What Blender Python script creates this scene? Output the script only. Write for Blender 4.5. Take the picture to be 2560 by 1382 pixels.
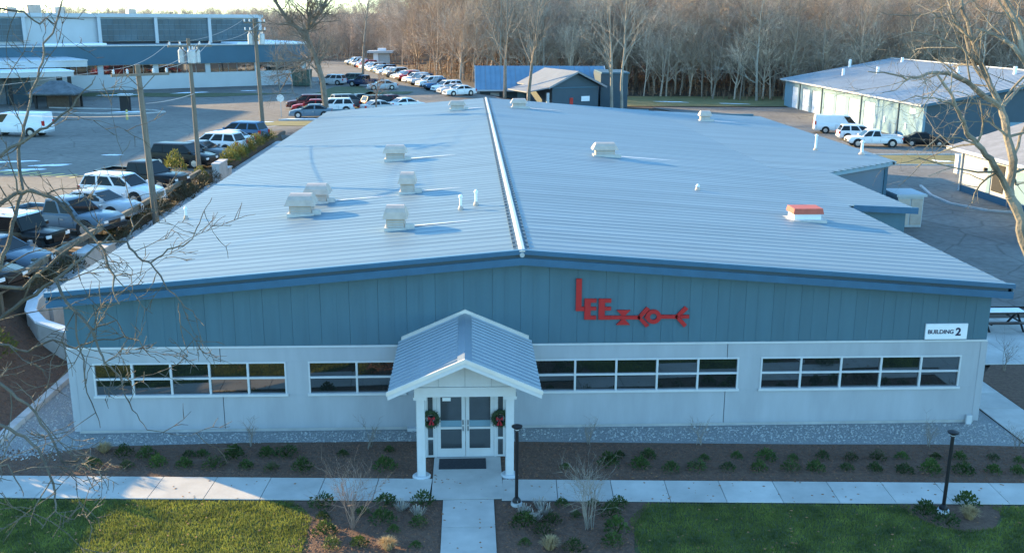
import bpy, math, random
from mathutils import Vector, Matrix
PI = math.pi
for o in list(bpy.data.objects): bpy.data.objects.remove(o)
scene = bpy.context.scene
col = scene.collection

# ------------------------------------------------------------------ camera
cam_d = bpy.data.cameras.new('camera'); cam = bpy.data.objects.new('camera', cam_d); col.objects.link(cam)
cam_d.sensor_fit = 'HORIZONTAL'; cam_d.sensor_width = 36.0; cam_d.lens = 34.99
cam_d.clip_start = 0.1; cam_d.clip_end = 4000
PITCH, YAW, ROLL = 0.2517, -0.0444, 0.0049
fw = Vector((-math.sin(YAW)*math.cos(PITCH), math.cos(YAW)*math.cos(PITCH), -math.sin(PITCH)))
ri = Vector((math.cos(YAW), math.sin(YAW), 0)); up = ri.cross(fw)
r2 = math.cos(ROLL)*ri + math.sin(ROLL)*up; u2 = -math.sin(ROLL)*ri + math.cos(ROLL)*up
cam.matrix_world = Matrix(((r2.x, u2.x, -fw.x, -2.1226), (r2.y, u2.y, -fw.y, -30.2043), (r2.z, u2.z, -fw.z, 12.9074), (0, 0, 0, 1)))
scene.camera = cam

# ------------------------------------------------------------------ light
SUN_AZ = math.radians(145.5)      # where the light comes from, counted from +x towards +y
SUN_EL = math.radians(15)
w = bpy.data.worlds.new('World'); scene.world = w; w.use_nodes = True
nt = w.node_tree
bg = nt.nodes['Background']
sky = nt.nodes.new('ShaderNodeTexSky'); sky.sky_type = 'NISHITA'; sky.sun_disc = False
sky.sun_elevation = SUN_EL; sky.sun_rotation = PI/2 - SUN_AZ
sky.air_density = 1.0; sky.dust_density = 0.15; sky.ozone_density = 4.0; sky.altitude = 0
tint = nt.nodes.new('ShaderNodeMix'); tint.data_type = 'RGBA'; tint.blend_type = 'MULTIPLY'
tint.inputs[0].default_value = 1.0; tint.inputs[7].default_value = (0.86, 1.02, 0.94, 1)
nt.links.new(sky.outputs[0], tint.inputs[6]); nt.links.new(tint.outputs[2], bg.inputs[0])
bg.inputs[1].default_value = 0.15
sl = bpy.data.lights.new('sun', 'SUN'); sun = bpy.data.objects.new('sun', sl); col.objects.link(sun)
sl.energy = 3.3; sl.angle = math.radians(0.55); sl.color = (1.0, 0.69, 0.31)
to_sun = Vector((math.cos(SUN_EL)*math.cos(SUN_AZ), math.cos(SUN_EL)*math.sin(SUN_AZ), math.sin(SUN_EL)))
sun.rotation_euler = to_sun.to_track_quat('Z', 'Y').to_euler()
sun.location = to_sun*200
vs = scene.view_settings
vs.view_transform = 'Standard'; vs.look = 'None'; vs.gamma = 1; vs.exposure = 2.28; vs.use_curve_mapping = False
scene.cycles.max_bounces = 6

# ------------------------------------------------------------------ materials
M = {}
def pm(name, c, rough=0.6, metal=0.0, var=0.12, scale=4.0, bump=0.0, bscale=30.0, c2=None, ior=1.45, stretch=None, detail=6.0, obj_rand=0.0, world=False, crack=0.0, transl=0.0):
    m = bpy.data.materials.new(name); m.use_nodes = True; n = m.node_tree.nodes; l = m.node_tree.links
    b = n['Principled BSDF']; b.inputs['Roughness'].default_value = rough; b.inputs['Metallic'].default_value = metal; b.inputs['IOR'].default_value = ior
    mp = n.new('ShaderNodeMapping')
    if world: tc = n.new('ShaderNodeNewGeometry'); l.new(tc.outputs['Position'], mp.inputs[0])
    else: tc = n.new('ShaderNodeTexCoord'); l.new(tc.outputs['Object'], mp.inputs[0])
    if stretch: mp.inputs['Scale'].default_value = stretch
    no = n.new('ShaderNodeTexNoise'); no.inputs['Scale'].default_value = scale; no.inputs['Detail'].default_value = detail; no.inputs['Roughness'].default_value = 0.62
    l.new(mp.outputs[0], no.inputs['Vector'])
    rp = n.new('ShaderNodeValToRGB'); rp.color_ramp.elements[0].position = 0.3; rp.color_ramp.elements[1].position = 0.7
    a = [max(0, q*(1-var)) for q in c]; d = [min(1, q*(1+var)) for q in c] if c2 is None else c2
    if c2 is not None: a = c
    rp.color_ramp.elements[0].color = (*a, 1); rp.color_ramp.elements[1].color = (*d, 1)
    l.new(no.outputs['Fac'], rp.inputs[0]); out = rp.outputs[0]
    if crack:   # fine cracks and worn speckle
        vo = n.new('ShaderNodeTexVoronoi'); vo.feature = 'DISTANCE_TO_EDGE'; vo.inputs['Scale'].default_value = crack
        wn = n.new('ShaderNodeTexNoise'); wn.inputs['Scale'].default_value = 1.3; mxv = n.new('ShaderNodeMix'); mxv.data_type = 'RGBA'; mxv.inputs[0].default_value = 0.12
        l.new(mp.outputs[0], wn.inputs['Vector']); l.new(mp.outputs[0], mxv.inputs[6]); l.new(wn.outputs['Color'], mxv.inputs[7]); l.new(mxv.outputs[2], vo.inputs['Vector'])
        cr = n.new('ShaderNodeMapRange'); cr.inputs['From Max'].default_value = 0.02*crack/0.25; cr.inputs['To Min'].default_value = 0.62; l.new(vo.outputs['Distance'], cr.inputs[0])
        sp = n.new('ShaderNodeTexNoise'); sp.inputs['Scale'].default_value = 2.2; sp.inputs['Detail'].default_value = 10; l.new(mp.outputs[0], sp.inputs['Vector'])
        sr = n.new('ShaderNodeMapRange'); sr.inputs['From Min'].default_value = 0.3; sr.inputs['From Max'].default_value = 0.7; sr.inputs['To Min'].default_value = 0.78; sr.inputs['To Max'].default_value = 1.2; l.new(sp.outputs['Fac'], sr.inputs[0])
        pr = n.new('ShaderNodeMath'); pr.operation = 'MULTIPLY'; l.new(cr.outputs[0], pr.inputs[0]); l.new(sr.outputs[0], pr.inputs[1])
        h2 = n.new('ShaderNodeHueSaturation'); l.new(pr.outputs[0], h2.inputs['Value']); l.new(out, h2.inputs['Color']); out = h2.outputs[0]
    if obj_rand:
        oi = n.new('ShaderNodeObjectInfo'); hs = n.new('ShaderNodeHueSaturation'); mr = n.new('ShaderNodeMapRange')
        mr.inputs['To Min'].default_value = 1-obj_rand; mr.inputs['To Max'].default_value = 1+obj_rand
        l.new(oi.outputs['Random'], mr.inputs[0]); l.new(mr.outputs[0], hs.inputs['Value']); l.new(out, hs.inputs['Color']); out = hs.outputs[0]
    l.new(out, b.inputs['Base Color'])
    if transl:   # thin leaves let light through
        tr = n.new('ShaderNodeBsdfTranslucent'); ms = n.new('ShaderNodeMixShader'); ms.inputs[0].default_value = transl
        l.new(out, tr.inputs[0]); l.new(b.outputs[0], ms.inputs[1]); l.new(tr.outputs[0], ms.inputs[2]); l.new(ms.outputs[0], n['Material Output'].inputs[0])
    if bump:
        nb = n.new('ShaderNodeTexNoise'); nb.inputs['Scale'].default_value = bscale; nb.inputs['Detail'].default_value = 5; l.new(mp.outputs[0], nb.inputs['Vector'])
        bp = n.new('ShaderNodeBump'); bp.inputs['Strength'].default_value = bump; bp.inputs['Distance'].default_value = 0.05
        l.new(nb.outputs['Fac'], bp.inputs['Height']); l.new(bp.outputs[0], b.inputs['Normal'])
    M[name] = m; return m
pm('roof_metal', (0.15, 0.222, 0.272), 0.5, 0.0, 0.13, 0.8, 0.05, 3, ior=1.3, world=True, stretch=(0.12, 1.6, 1), detail=8, obj_rand=0.06)
pm('ridge_metal', (0.62, 0.58, 0.54), 0.4, 0.0, 0.08, 2)
pm('blue_trim', (0.030, 0.11, 0.20), 0.4, 0, 0.10, 2)
pm('blue_panel', (0.056, 0.13, 0.178), 0.5, 0, 0.08, 1.4, 0.03, 8, obj_rand=0.03, world=True, stretch=(1.6, 1, 0.18), detail=8)
pm('white_wall', (0.345, 0.37, 0.41), 0.7, 0, 0.10, 1.0, 0.05, 60, world=True, stretch=(1.5, 1, 0.35), detail=8)
pm('white_paint', (0.52, 0.54, 0.57), 0.45, 0, 0.05, 3)
pm('joint_dark', (0.02, 0.023, 0.027), 0.8)
pm('glass', (0.010, 0.013, 0.014), 0.03, 0, 0.2, 0.5, ior=2.3)
pm('porch_metal', (0.255, 0.305, 0.355), 0.4, 0.2, 0.08, 1)
pm('door_glass', (0.05, 0.06, 0.07), 0.08, 0, 0.15, 1, ior=1.8)
pm('sign_red', (0.42, 0.012, 0.016), 0.5, 0, 0.06, 4)
pm('sign_white', (0.72, 0.76, 0.82), 0.5, 0, 0.04, 3)
pm('ink_navy', (0.01, 0.012, 0.06), 0.5, 0, 0.05)
pm('vent_metal', (0.45, 0.37, 0.32), 0.55, 0.0, 0.12, 3, obj_rand=0.08)
pm('hatch_red', (0.42, 0.09, 0.06), 0.6, 0, 0.12, 5)
pm('concrete', (0.46, 0.445, 0.42), 0.85, 0, 0.17, 0.9, 0.12, 80, obj_rand=0.09, world=True, detail=10)
pm('concrete_kerb', (0.44, 0.44, 0.44), 0.9, 0, 0.16, 2.0, 0.2, 30)
pm('asphalt', (0.10, 0.093, 0.085), 0.85, 0, 0.2, 0.11, 0.12, 60, c2=(0.185, 0.17, 0.15), detail=9, crack=0.25)
pm('road_asphalt', (0.11, 0.105, 0.098), 0.85, 0, 0.2, 0.16, 0.12, 60, c2=(0.20, 0.19, 0.175), detail=9, crack=0.25)
pm('ground_leaf', (0.06, 0.045, 0.034), 0.95, 0, 0.3, 0.25, 0.4, 4, c2=(0.12, 0.085, 0.06), detail=10)
pm('mulch', (0.085, 0.05, 0.036), 0.95, 0, 0.4, 7, 0.8, 26, c2=(0.17, 0.10, 0.07), detail=9)
pm('mulch_chip', (0.07, 0.036, 0.026), 0.9, 0, 0.4, 30, c2=(0.24, 0.125, 0.08))
pm('gravel', (0.19, 0.20, 0.20), 0.9, 0, 0.5, 22, 1.0, 40, c2=(0.36, 0.37, 0.38), detail=4)
pm('stone', (0.2, 0.21, 0.21), 0.85, 0, 0.3, 12, 0.3, 20, c2=(0.55, 0.54, 0.52))
pm('lawn', (0.05, 0.055, 0.02), 0.95, 0, 0.3, 1.2, 0.5, 30, c2=(0.10, 0.12, 0.05), detail=9)
pm('grass_blade', (0.055, 0.085, 0.022), 0.7, 0, 0.4, 1.3, c2=(0.31, 0.35, 0.075), detail=10, transl=0.55)
pm('scrub_leaf', (0.035, 0.035, 0.018), 0.7, 0, 0.45, 5, c2=(0.11, 0.085, 0.04), obj_rand=0.3)
pm('dry_grass', (0.13, 0.13, 0.045), 0.9, 0, 0.3, 0.4, 0.4, 5, c2=(0.24, 0.20, 0.09), detail=9)
pm('straw', (0.42, 0.31, 0.17), 0.8, 0, 0.25, 8, transl=0.3)
pm('shrub_leaf', (0.020, 0.045, 0.012), 0.6, 0, 0.45, 9, c2=(0.075, 0.12, 0.026), obj_rand=0.35, transl=0.4)
pm('hedge_leaf', (0.045, 0.06, 0.015), 0.6, 0, 0.45, 5, c2=(0.20, 0.20, 0.045), obj_rand=0.25, transl=0.35)
pm('bark', (0.15, 0.125, 0.105), 0.9, 0, 0.3, 3, 0.4, 14, c2=(0.27, 0.235, 0.20), obj_rand=0.18)
pm('bark_wood', (0.25, 0.19, 0.148), 0.9, 0, 0.3, 0.3, c2=(0.54, 0.43, 0.345), obj_rand=0.42)
pm('bark_pale', (0.17, 0.145, 0.12), 0.9, 0, 0.3, 0.6, c2=(0.38, 0.34, 0.29), obj_rand=0.12)
pm('bark_right', (0.08, 0.065, 0.05), 0.9, 0, 0.3, 1.1, 0.6, 12, c2=(0.30, 0.265, 0.215), detail=8)
pm('bark_near', (0.035, 0.031, 0.027), 0.9, 0, 0.3, 2.2, 0.6, 40, c2=(0.17, 0.15, 0.12), detail=8)
pm('twig_red', (0.20, 0.12, 0.09), 0.85, 0, 0.3, 4, c2=(0.33, 0.23, 0.18))
pm('oak_leaf', (0.22, 0.10, 0.045), 0.8, 0, 0.35, 0.6, c2=(0.34, 0.17, 0.08))
pm('brush', (0.19, 0.13, 0.09), 0.9, 0, 0.35, 0.5, c2=(0.31, 0.20, 0.13))
pm('pole_wood', (0.145, 0.125, 0.105), 0.9, 0, 0.25, 3, 0.3, 20, stretch=(6, 6, 0.6), obj_rand=0.12)
pm('rail_wood', (0.16, 0.145, 0.115), 0.9, 0, 0.3, 4, 0.4, 20, obj_rand=0.15)
pm('wire', (0.03, 0.03, 0.03), 0.6)
pm('insulator', (0.55, 0.57, 0.6), 0.4)
pm('grey_metal', (0.40, 0.43, 0.46), 0.5, 0.3, 0.1)
pm('black_metal', (0.014, 0.014, 0.017), 0.45, 0.2, 0.2)
pm('black_rubber', (0.016, 0.017, 0.019), 0.85, 0, 0.2, 20)
pm('rim', (0.42, 0.43, 0.45), 0.35, 0.7, 0.1)
pm('car_glass', (0.008, 0.010, 0.012), 0.06, 0, 0.2, 1, ior=1.33)
pm('lamp_red', (0.45, 0.015, 0.015), 0.3)
pm('lamp_clear', (0.72, 0.74, 0.76), 0.2)
pm('plate', (0.6, 0.62, 0.64), 0.5)
for k, c in dict(white=(0.72, 0.74, 0.77), silver=(0.42, 0.44, 0.47), slate=(0.115, 0.165, 0.215), black=(0.008, 0.009, 0.011), navy=(0.018, 0.03, 0.075), red=(0.32, 0.012, 0.014), grey=(0.13, 0.14, 0.15), blue=(0.05, 0.13, 0.25), green=(0.05, 0.08, 0.07), maroon=(0.10, 0.016, 0.018)).items():
    pm('paint_'+k, c, 0.3, 0.0, 0.05, 1.0, ior=1.32)
pm('snow', (0.80, 0.84, 0.90), 0.7, 0, 0.06, 3, 0.4, 12)
pm('frost', (0.50, 0.48, 0.46), 0.7, 0, 0.10, 6)
pm('yellow_paint', (0.52, 0.42, 0.16), 0.8, 0, 0.25, 8)
pm('white_line', (0.50, 0.52, 0.54), 0.8, 0, 0.3, 6)
pm('far_white', (0.42, 0.45, 0.48), 0.6, 0, 0.06, 0.4)
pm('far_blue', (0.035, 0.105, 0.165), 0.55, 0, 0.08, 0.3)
pm('far_blue_light', (0.15, 0.265, 0.345), 0.6, 0, 0.07, 0.4)
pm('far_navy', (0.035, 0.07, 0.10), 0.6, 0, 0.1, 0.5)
pm('solar_glass', (0.045, 0.085, 0.115), 0.3, 0, 0.25, 0.3, ior=1.35, obj_rand=0.12)
pm('far_roof', (0.27, 0.31, 0.36), 0.6, 0.0, 0.12, 0.3)
pm('blue_roof', (0.14, 0.24, 0.34), 0.45, 0.2, 0.12, 0.4)
pm('grey_roof', (0.20, 0.225, 0.26), 0.7, 0.1, 0.1, 0.6)
pm('shingle', (0.20, 0.21, 0.235), 0.9, 0, 0.2, 1.2, 0.4, 10)
pm('dark_brick', (0.10, 0.075, 0.065), 0.9, 0, 0.4, 3, c2=(0.17, 0.13, 0.11))
pm('slate_stone', (0.11, 0.13, 0.15), 0.9, 0, 0.35, 1.5, 0.4, 6)
pm('mat_rubber', (0.03, 0.033, 0.04), 0.95, 0, 0.3, 14)
pm('wreath_leaf', (0.014, 0.035, 0.014), 0.7, 0, 0.5, 18, c2=(0.04, 0.075, 0.03))
pm('ribbon_red', (0.30, 0.010, 0.022), 0.5)
pm('dried_stem', (0.26, 0.23, 0.20), 0.85, 0, 0.3, 8, c2=(0.42, 0.38, 0.33))
pm('bin_green', (0.05, 0.085, 0.07), 0.6, 0, 0.15)
pm('wire_white', (0.26, 0.27, 0.29), 0.6)

# ------------------------------------------------------------------ mesh helpers
class MB:
    def __init__(s): s.v = []; s.f = []
    def add(s, vs, fs):
        n = len(s.v); s.v += [tuple(q) for q in vs]; s.f += [tuple(i+n for i in f) for f in fs]; return s
    def box(s, x0, x1, y0, y1, z0, z1):
        return s.add([(x0,y0,z0),(x1,y0,z0),(x1,y1,z0),(x0,y1,z0),(x0,y0,z1),(x1,y0,z1),(x1,y1,z1),(x0,y1,z1)],
                     [(3,2,1,0),(4,5,6,7),(0,1,5,4),(1,2,6,5),(2,3,7,6),(3,0,4,7)])
    def hexa(s, b, t):   # four bottom points, four top points, both anticlockwise from above
        return s.add(list(b)+list(t), [(3,2,1,0),(4,5,6,7),(0,1,5,4),(1,2,6,5),(2,3,7,6),(3,0,4,7)])
    def prism(s, poly, d):   # polygon of 3D points pushed along d
        n = len(poly); d = Vector(d); p = [Vector(q) for q in poly]
        return s.add([q for q in p]+[q+d for q in p], [tuple(reversed(range(n))), tuple(range(n, 2*n))]+[(i, (i+1) % n, n+(i+1) % n, n+i) for i in range(n)])
    def tube(s, pts, rad, n=6, cap=True, close=False):
        pts = [Vector(p) for p in pts]; m = len(pts); base = len(s.v)
        if not hasattr(rad, '__len__'): rad = [rad]*m
        a = None
        for i in range(m):
            d = (pts[min(i+1, m-1)]-pts[max(i-1, 0)]).normalized()
            if a is None: a = d.orthogonal().normalized()
            else:
                a = (a-d*a.dot(d)); a = a.normalized() if a.length > 1e-6 else d.orthogonal().normalized()
            b = d.cross(a)
            for k in range(n):
                t = 2*PI*k/n; s.v.append(tuple(pts[i]+(a*math.cos(t)+b*math.sin(t))*rad[i]))
        for i in range(m-1):
            for k in range(n):
                k2 = (k+1) % n; s.f.append((base+i*n+k, base+i*n+k2, base+(i+1)*n+k2, base+(i+1)*n+k))
        if cap:
            s.f.append(tuple(base+k for k in reversed(range(n)))); s.f.append(tuple(base+(m-1)*n+k for k in range(n)))
        return s
    def lathe(s, c, prof, n=16, axis='z'):   # prof: (radius, height)
        c = Vector(c); base = len(s.v)
        for r, hh in prof:
            for k in range(n):
                t = 2*PI*k/n
                p = (r*math.cos(t), r*math.sin(t), hh) if axis == 'z' else (r*math.cos(t), hh, r*math.sin(t))
                s.v.append(tuple(c+Vector(p)))
        for i in range(len(prof)-1):
            for k in range(n):
                k2 = (k+1) % n; s.f.append((base+i*n+k, base+i*n+k2, base+(i+1)*n+k2, base+(i+1)*n+k))
        s.f.append(tuple(base+k for k in reversed(range(n)))); s.f.append(tuple(base+(len(prof)-1)*n+k for k in range(n)))
        return s
    def xf(s, mtx):
        s.v = [tuple(mtx @ Vector(q)) for q in s.v]; return s
    def mesh(s, name, m, smooth=False, origin=(0, 0, 0)):
        me = bpy.data.meshes.new(name); ox, oy, oz = origin
        me.from_pydata([(a-ox, b-oy, c-oz) for a, b, c in s.v], [], s.f)
        if smooth:
            me.polygons.foreach_set('use_smooth', [True]*len(me.polygons)); me.set_sharp_from_angle(angle=math.radians(42))
        me.materials.append(M[m]); me.update(); return me
    def build(s, name, m, parent=None, smooth=False, origin=None):
        if origin is None: origin = root_loc(parent) if parent else (0, 0, 0)
        return link(name, s.mesh(name, m, smooth, origin), parent)
def root_loc(p):
    while p.parent: p = p.parent
    return tuple(p.location)
def link(name, me, parent=None, loc=None):
    o = bpy.data.objects.new(name, me); col.objects.link(o); o.parent = parent
    if loc is not None: o.location = loc
    return o
def tag(o, label, cat, group=None):
    o['label'] = label; o['category'] = cat
    if group: o['group'] = group
    return o
def struct(o): o['kind'] = 'structure'; return o
def stuff(o, label=None, cat=None):
    o['kind'] = 'stuff'
    if label: o['label'] = label; o['category'] = cat
    return o
def thing(name, loc, label, cat, group=None):
    e = bpy.data.objects.new(name, None); col.objects.link(e); e.location = loc; e.empty_display_size = 0.2
    return tag(e, label, cat, group)
def kids(o): return [c for c in bpy.data.objects if c.parent == o]
def snap(o): return (o, [(c, [g for g in kids(c)]) for c in kids(o)])
def dup(sn, loc, rz, label, group=None):
    src, parts = sn; r = src.copy(); col.objects.link(r); r.location = loc; r.rotation_euler = (0, 0, rz); r['label'] = label
    if group: r['group'] = group
    elif 'group' in r: del r['group']
    for c, gs in parts:
        k = c.copy(); col.objects.link(k); k.parent = r
        for g in gs:
            q = g.copy(); col.objects.link(q); q.parent = k
    return r
ORD = ['first', 'second', 'third', 'fourth', 'fifth', 'sixth', 'seventh', 'eighth', 'ninth', 'tenth', 'eleventh', 'twelfth', 'thirteenth', 'fourteenth', 'fifteenth', 'sixteenth', 'seventeenth', 'eighteenth', 'nineteenth', 'twentieth',
       'twenty-first', 'twenty-second', 'twenty-third', 'twenty-fourth', 'twenty-fifth', 'twenty-sixth', 'twenty-seventh', 'twenty-eighth', 'twenty-ninth', 'thirtieth']
def sst(a, b, x):
    t = max(0, min(1, (x-a)/(b-a))); return t*t*(3-2*t)
# ------------------------------------------------------------------ terrain
def row_x(y): return -1.5-(y-113)*0.255
def h(x, y):
    bank = 2.5*sst(17.0, 22.0, -x)*sst(-5, 3, y); step = 2.5*sst(19.3, 20.0, -x)
    t = sst(8.0, 9.5, y); z = bank*(1-t)+step*t
    rear = 2.5*sst(-20, 4, -x); t = sst(62.5, 70, y); z = z*(1-t)+rear*t
    z += min(9, 0.05*max(0, y-152))*sst(8, 45, x-row_x(y)) + min(5, 0.02*max(0, y-320))
    return z
def frange(*seg):
    o = []
    for a, b, s in seg:
        k = a
        while k < b-1e-6: o.append(k); k += s
    o.append(seg[-1][1]); return o
def grid_mesh(name, xs_of, ys, dz, m):
    mb = MB(); n = None
    for y in ys:
        xs = xs_of(y); n = len(xs); mb.v += [(x, y, h(x, y)+dz) for x in xs]
    for j in range(len(ys)-1):
        for i in range(n-1): mb.f.append((j*n+i, j*n+i+1, (j+1)*n+i+1, (j+1)*n+i))
    return mb.build(name, m, smooth=True)
xs = frange((-420, -60, 24), (-60, -24, 3), (-24, -20, 0.5), (-20, -19, 0.125), (-19, -15, 0.5), (-15, 30, 2.5), (30, 130, 5), (130, 460, 30))
ys = frange((-160, -20, 14), (-20, 7, 1.5), (7, 11, 0.5), (11, 62, 5), (62, 72, 1), (72, 262, 6), (262, 900, 40))
struct(grid_mesh('ground', lambda y: xs, ys, -0.07, 'ground_leaf'))
def lerp_rows(rows, step):
    out = []
    for (a, b) in zip(rows, rows[1:]):
        n = max(1, int((b[0]-a[0])/step))
        for i in range(n): t = i/n; out.append(tuple(p+(q-p)*t for p, q in zip(a, b)))
    out.append(rows[-1]); return out
def sheet(name, rows, step, nx, dz, m):
    R = lerp_rows(rows, step); d = {r[0]: r for r in R}
    def xs_of(y):
        r = d[y]; return [r[1]+(r[2]-r[1])*i/nx for i in range(nx+1)]
    return struct(grid_mesh(name, xs_of, [r[0] for r in R], dz, m))
sheet('parking_lot', [(-8, -90, -24), (7, -90, -22), (10, -90, -19.75), (62, -90, -19.75), (70, -90, -8), (82, -90, 30), (106, -90, 30), (112, -90, 3), (160, -80, -6.5), (217, -75, -21), (236, -70, -24)], 2.5, 40, 0.0, 'asphalt')
sheet('service_road', [(13.7, 15.2, 90), (62, 15.2, 90), (75, 31, 90), (106, 31, 90), (124, 26, 62)], 3, 24, 0.0, 'road_asphalt')
sheet('rear_lawn', [(126, 20, 48), (134, 18, 62), (142, 12, 90), (147, 6, 95)], 2.5, 24, 0.02, 'dry_grass')
sheet('roadside_lawn', [(60.8, 36.5, 52), (67.5, 38, 54)], 2, 10, 0.03, 'dry_grass')
sheet('lawn', [(-60, -80, 80), (-14, -60, 60), (-9, -40, 50), (-4.2, -17, 40)], 1.6, 60, 0.0, 'lawn')
sheet('side_lawn', [(1.5, 22, 60), (13.5, 24, 60)], 2, 6, 0.02, 'dry_grass')
sheet('bank_mulch', [(-4.2, -30, -16.95), (-1, -30, -16.95), (4, -30, -16.95), (8.2, -30, -16.95)], 0.7, 26, 0.02, 'mulch')
def flat(name, pts, z, m): return struct(MB().add([(x, y, z) for x, y in pts], [tuple(range(len(pts)))]).build(name, m))
def walk_y(x, w): return -3.84-0.0503*x+w   # line along the front sidewalk
flat('gravel_strip', [(-16.9, -2.2), (-13.6, -1.04), (-9.3, -0.9), (-4.3, -0.95), (-0.3, -1.11), (8.3, -1.58), (12.7, -1.74), (15.4, -2.1), (15.4, 13), (14.5, 13), (14.5, 0.3), (-14.5, 0.3), (-14.5, 9), (-16.9, 9)], 0.006, 'gravel')
flat('mulch_bed', [(-16.9, -3.1), (16, -4.7), (16, -2.0), (12.7, -1.70), (8.3, -1.54), (-0.3, -1.07), (-4.3, -0.91), (-9.3, -0.86), (-13.6, -1.0), (-16.9, -2.1)], 0.016, 'mulch')
flat('front_mulch_bed', [(-7.6, -4.6), (-6.77, -5.26), (-6.3, -6.5), (-6.2, -7.7), (-6.6, -9.5), (-6, -12), (2.2, -12), (2.3, -9.5), (1.98, -7.9), (2.2, -6.5), (2.75, -5.5), (3.4, -5.0)], 0.012, 'mulch')
flat('lamp_mulch_bed', [(9.6, -5.5), (9.85, -6.2), (10.2, -6.9), (10.9, -7.2), (11.7, -7.0), (12.15, -6.4), (12.6, -5.7)], 0.012, 'mulch')
flat('side_mulch_bed', [(16.95, -8), (40, -8), (40, 5.85), (18.4, 5.95), (16.95, 4.1)], 0.016, 'mulch')

# pavements: a bed in the setting and every slab a piece of its own
def paving(name, o, ang, n, ln, wd, m='concrete', gap=0.010, rows=1, t=0.055):
    base = struct(MB().box(0, n*ln, -rows*wd, 0, 0.0, t-0.025).xf(Matrix.Translation((o[0], o[1], 0)) @ Matrix.Rotation(ang, 4, 'Z')).build(name, 'joint_dark'))
    me = MB().hexa([(gap/2, -wd+gap/2, t-0.03), (ln-gap/2, -wd+gap/2, t-0.03), (ln-gap/2, -gap/2, t-0.03), (gap/2, -gap/2, t-0.03)],
                   [(gap/2+.006, -wd+gap/2+.006, t), (ln-gap/2-.006, -wd+gap/2+.006, t), (ln-gap/2-.006, -gap/2-.006, t), (gap/2+.006, -gap/2-.006, t)]).mesh('slab', m)
    ca, sa = math.cos(ang), math.sin(ang)
    for j in range(rows):
        for i in range(n):
            s = link('slab', me, base, (o[0]+ca*i*ln+sa*j*wd, o[1]+sa*i*ln-ca*j*wd, 0)); s.rotation_euler = (0, 0, ang)
    return base
A_W = math.atan(-0.0503)
paving('front_sidewalk', (-31.26, walk_y(-31.26, 0.0)+0.01), A_W, 18, 1.56, 1.36)           # ends at the entrance slab
paving('front_sidewalk', (-1.20, walk_y(-1.2, 0.0)+0.01), A_W, 22, 1.56, 1.30)
paving('entrance_slab', (-3.22, -2.24), 0, 1, 2.02, 2.73, t=0.06)
paving('front_walk', (-2.89, -5.0), -0.0, 1, 1.42, 1.55, rows=14, t=0.055)
paving('side_sidewalk', (15.42, 5.6), 0, 1, 1.46, 1.5, rows=7, t=0.05)
paving('side_patio', (15.42, 11.7), 0, 10, 2.0, 2.03, rows=3, t=0.05)
kb = struct(MB().box(-17.05, -16.8, -1.6, 6.4, -0.05, 0.08).build('bank_kerb', 'joint_dark'))
kme = MB().hexa([(-.16, .015, -.05), (.16, .015, -.05), (.16, 1.485, -.05), (-.16, 1.485, -.05)], [(-.14, .03, .17), (.14, .03, .17), (.14, 1.47, .17), (-.14, 1.47, .17)]).mesh('kerb_stone', 'concrete_kerb')
for i in range(6): link('kerb_stone', kme, kb, (-16.93, -1.9+i*1.5, 0.0))
random.seed(5)
# road markings and kerbs
def mark(name, cx, cy, ln, wd, ang, m, dz=0.012):
    mb = MB().add([(-ln/2, -wd/2, 0), (ln/2, -wd/2, 0), (ln/2, wd/2, 0), (-ln/2, wd/2, 0)], [(0, 1, 2, 3)]).xf(Matrix.Translation((cx, cy, h(cx, cy)+dz)) @ Matrix.Rotation(ang, 4, 'Z'))
    return struct(mb.build(name, m))
for i in range(8): mark('crossing_stripe', -34.6+i*1.02, 40.3-i*0.36, 1.5, 0.42, 0.85, 'yellow_paint')
for i in range(15): mark('stall_line', -22.6, 13.5+i*3.3, 5.4, 0.11, -0.31, 'white_line')
mark('stall_line', -24.4, 74.5, 5.0, 0.35, 0.55, 'white_line'); mark('stall_line', -21.8, 71.0, 4.0, 0.3, 0.9, 'white_line')
def kerb(name, pts, wd, ht, m='concrete_kerb'):
    mb = MB()
    for (a, b) in zip(pts, pts[1:]):
        a = Vector(a); b = Vector(b); d = (b-a).normalized(); n = Vector((-d.y, d.x))*wd/2
        P = [a-n, b-n, b+n, a+n]
        mb.hexa([(p.x, p.y, h(p.x, p.y)-0.1) for p in P], [(p.x, p.y, h(p.x, p.y)+ht) for p in P])
    return struct(mb.build(name, m))
kerb('kerb', [(36.3, 60.7), (44, 60.5), (53, 60.6)], 0.18, 0.10)
kerb('kerb', [(37.6, 67.8), (46, 68.0), (56, 68.2)], 0.2, 0.14)
kerb('kerb', [(34.6, 48.5), (33.4, 44.0), (33.2, 40.5), (34.6, 37.6), (37.2, 36.4)], 0.2, 0.12)
flat('house_apron', [(34.6, 48.4), (33.5, 44), (33.3, 40.6), (34.7, 37.7), (37.3, 36.5), (37.5, 49)], 0.11, 'road_asphalt')
kerb('kerb', [(-52.5, 87), (-44, 84.5), (-38.5, 84.6), (-36.8, 86.5), (-39, 89), (-52, 92)], 0.2, 0.14)
kerb('kerb', [(-22.2, 77.0), (-16, 77.6)], 0.2, 0.14)
struct(grid_mesh('parking_island', lambda y: [-23.5+i*0.9 for i in range(8)], [71.5, 72.3, 73.1, 74, 75, 76.2], 0.03, 'dry_grass'))
struct(grid_mesh('parking_island', lambda y: [-17+i*0.8+ (y-118)*0.12 for i in range(9)], [115.5, 117, 119, 121], 0.05, 'lawn'))
struct(grid_mesh('parking_island', lambda y: [-24+(y-120)*0.05+i*1.0*(1-(y-108)/40) for i in range(12)], [108, 112, 116, 120, 126, 132], 0.05, 'lawn'))
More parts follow.
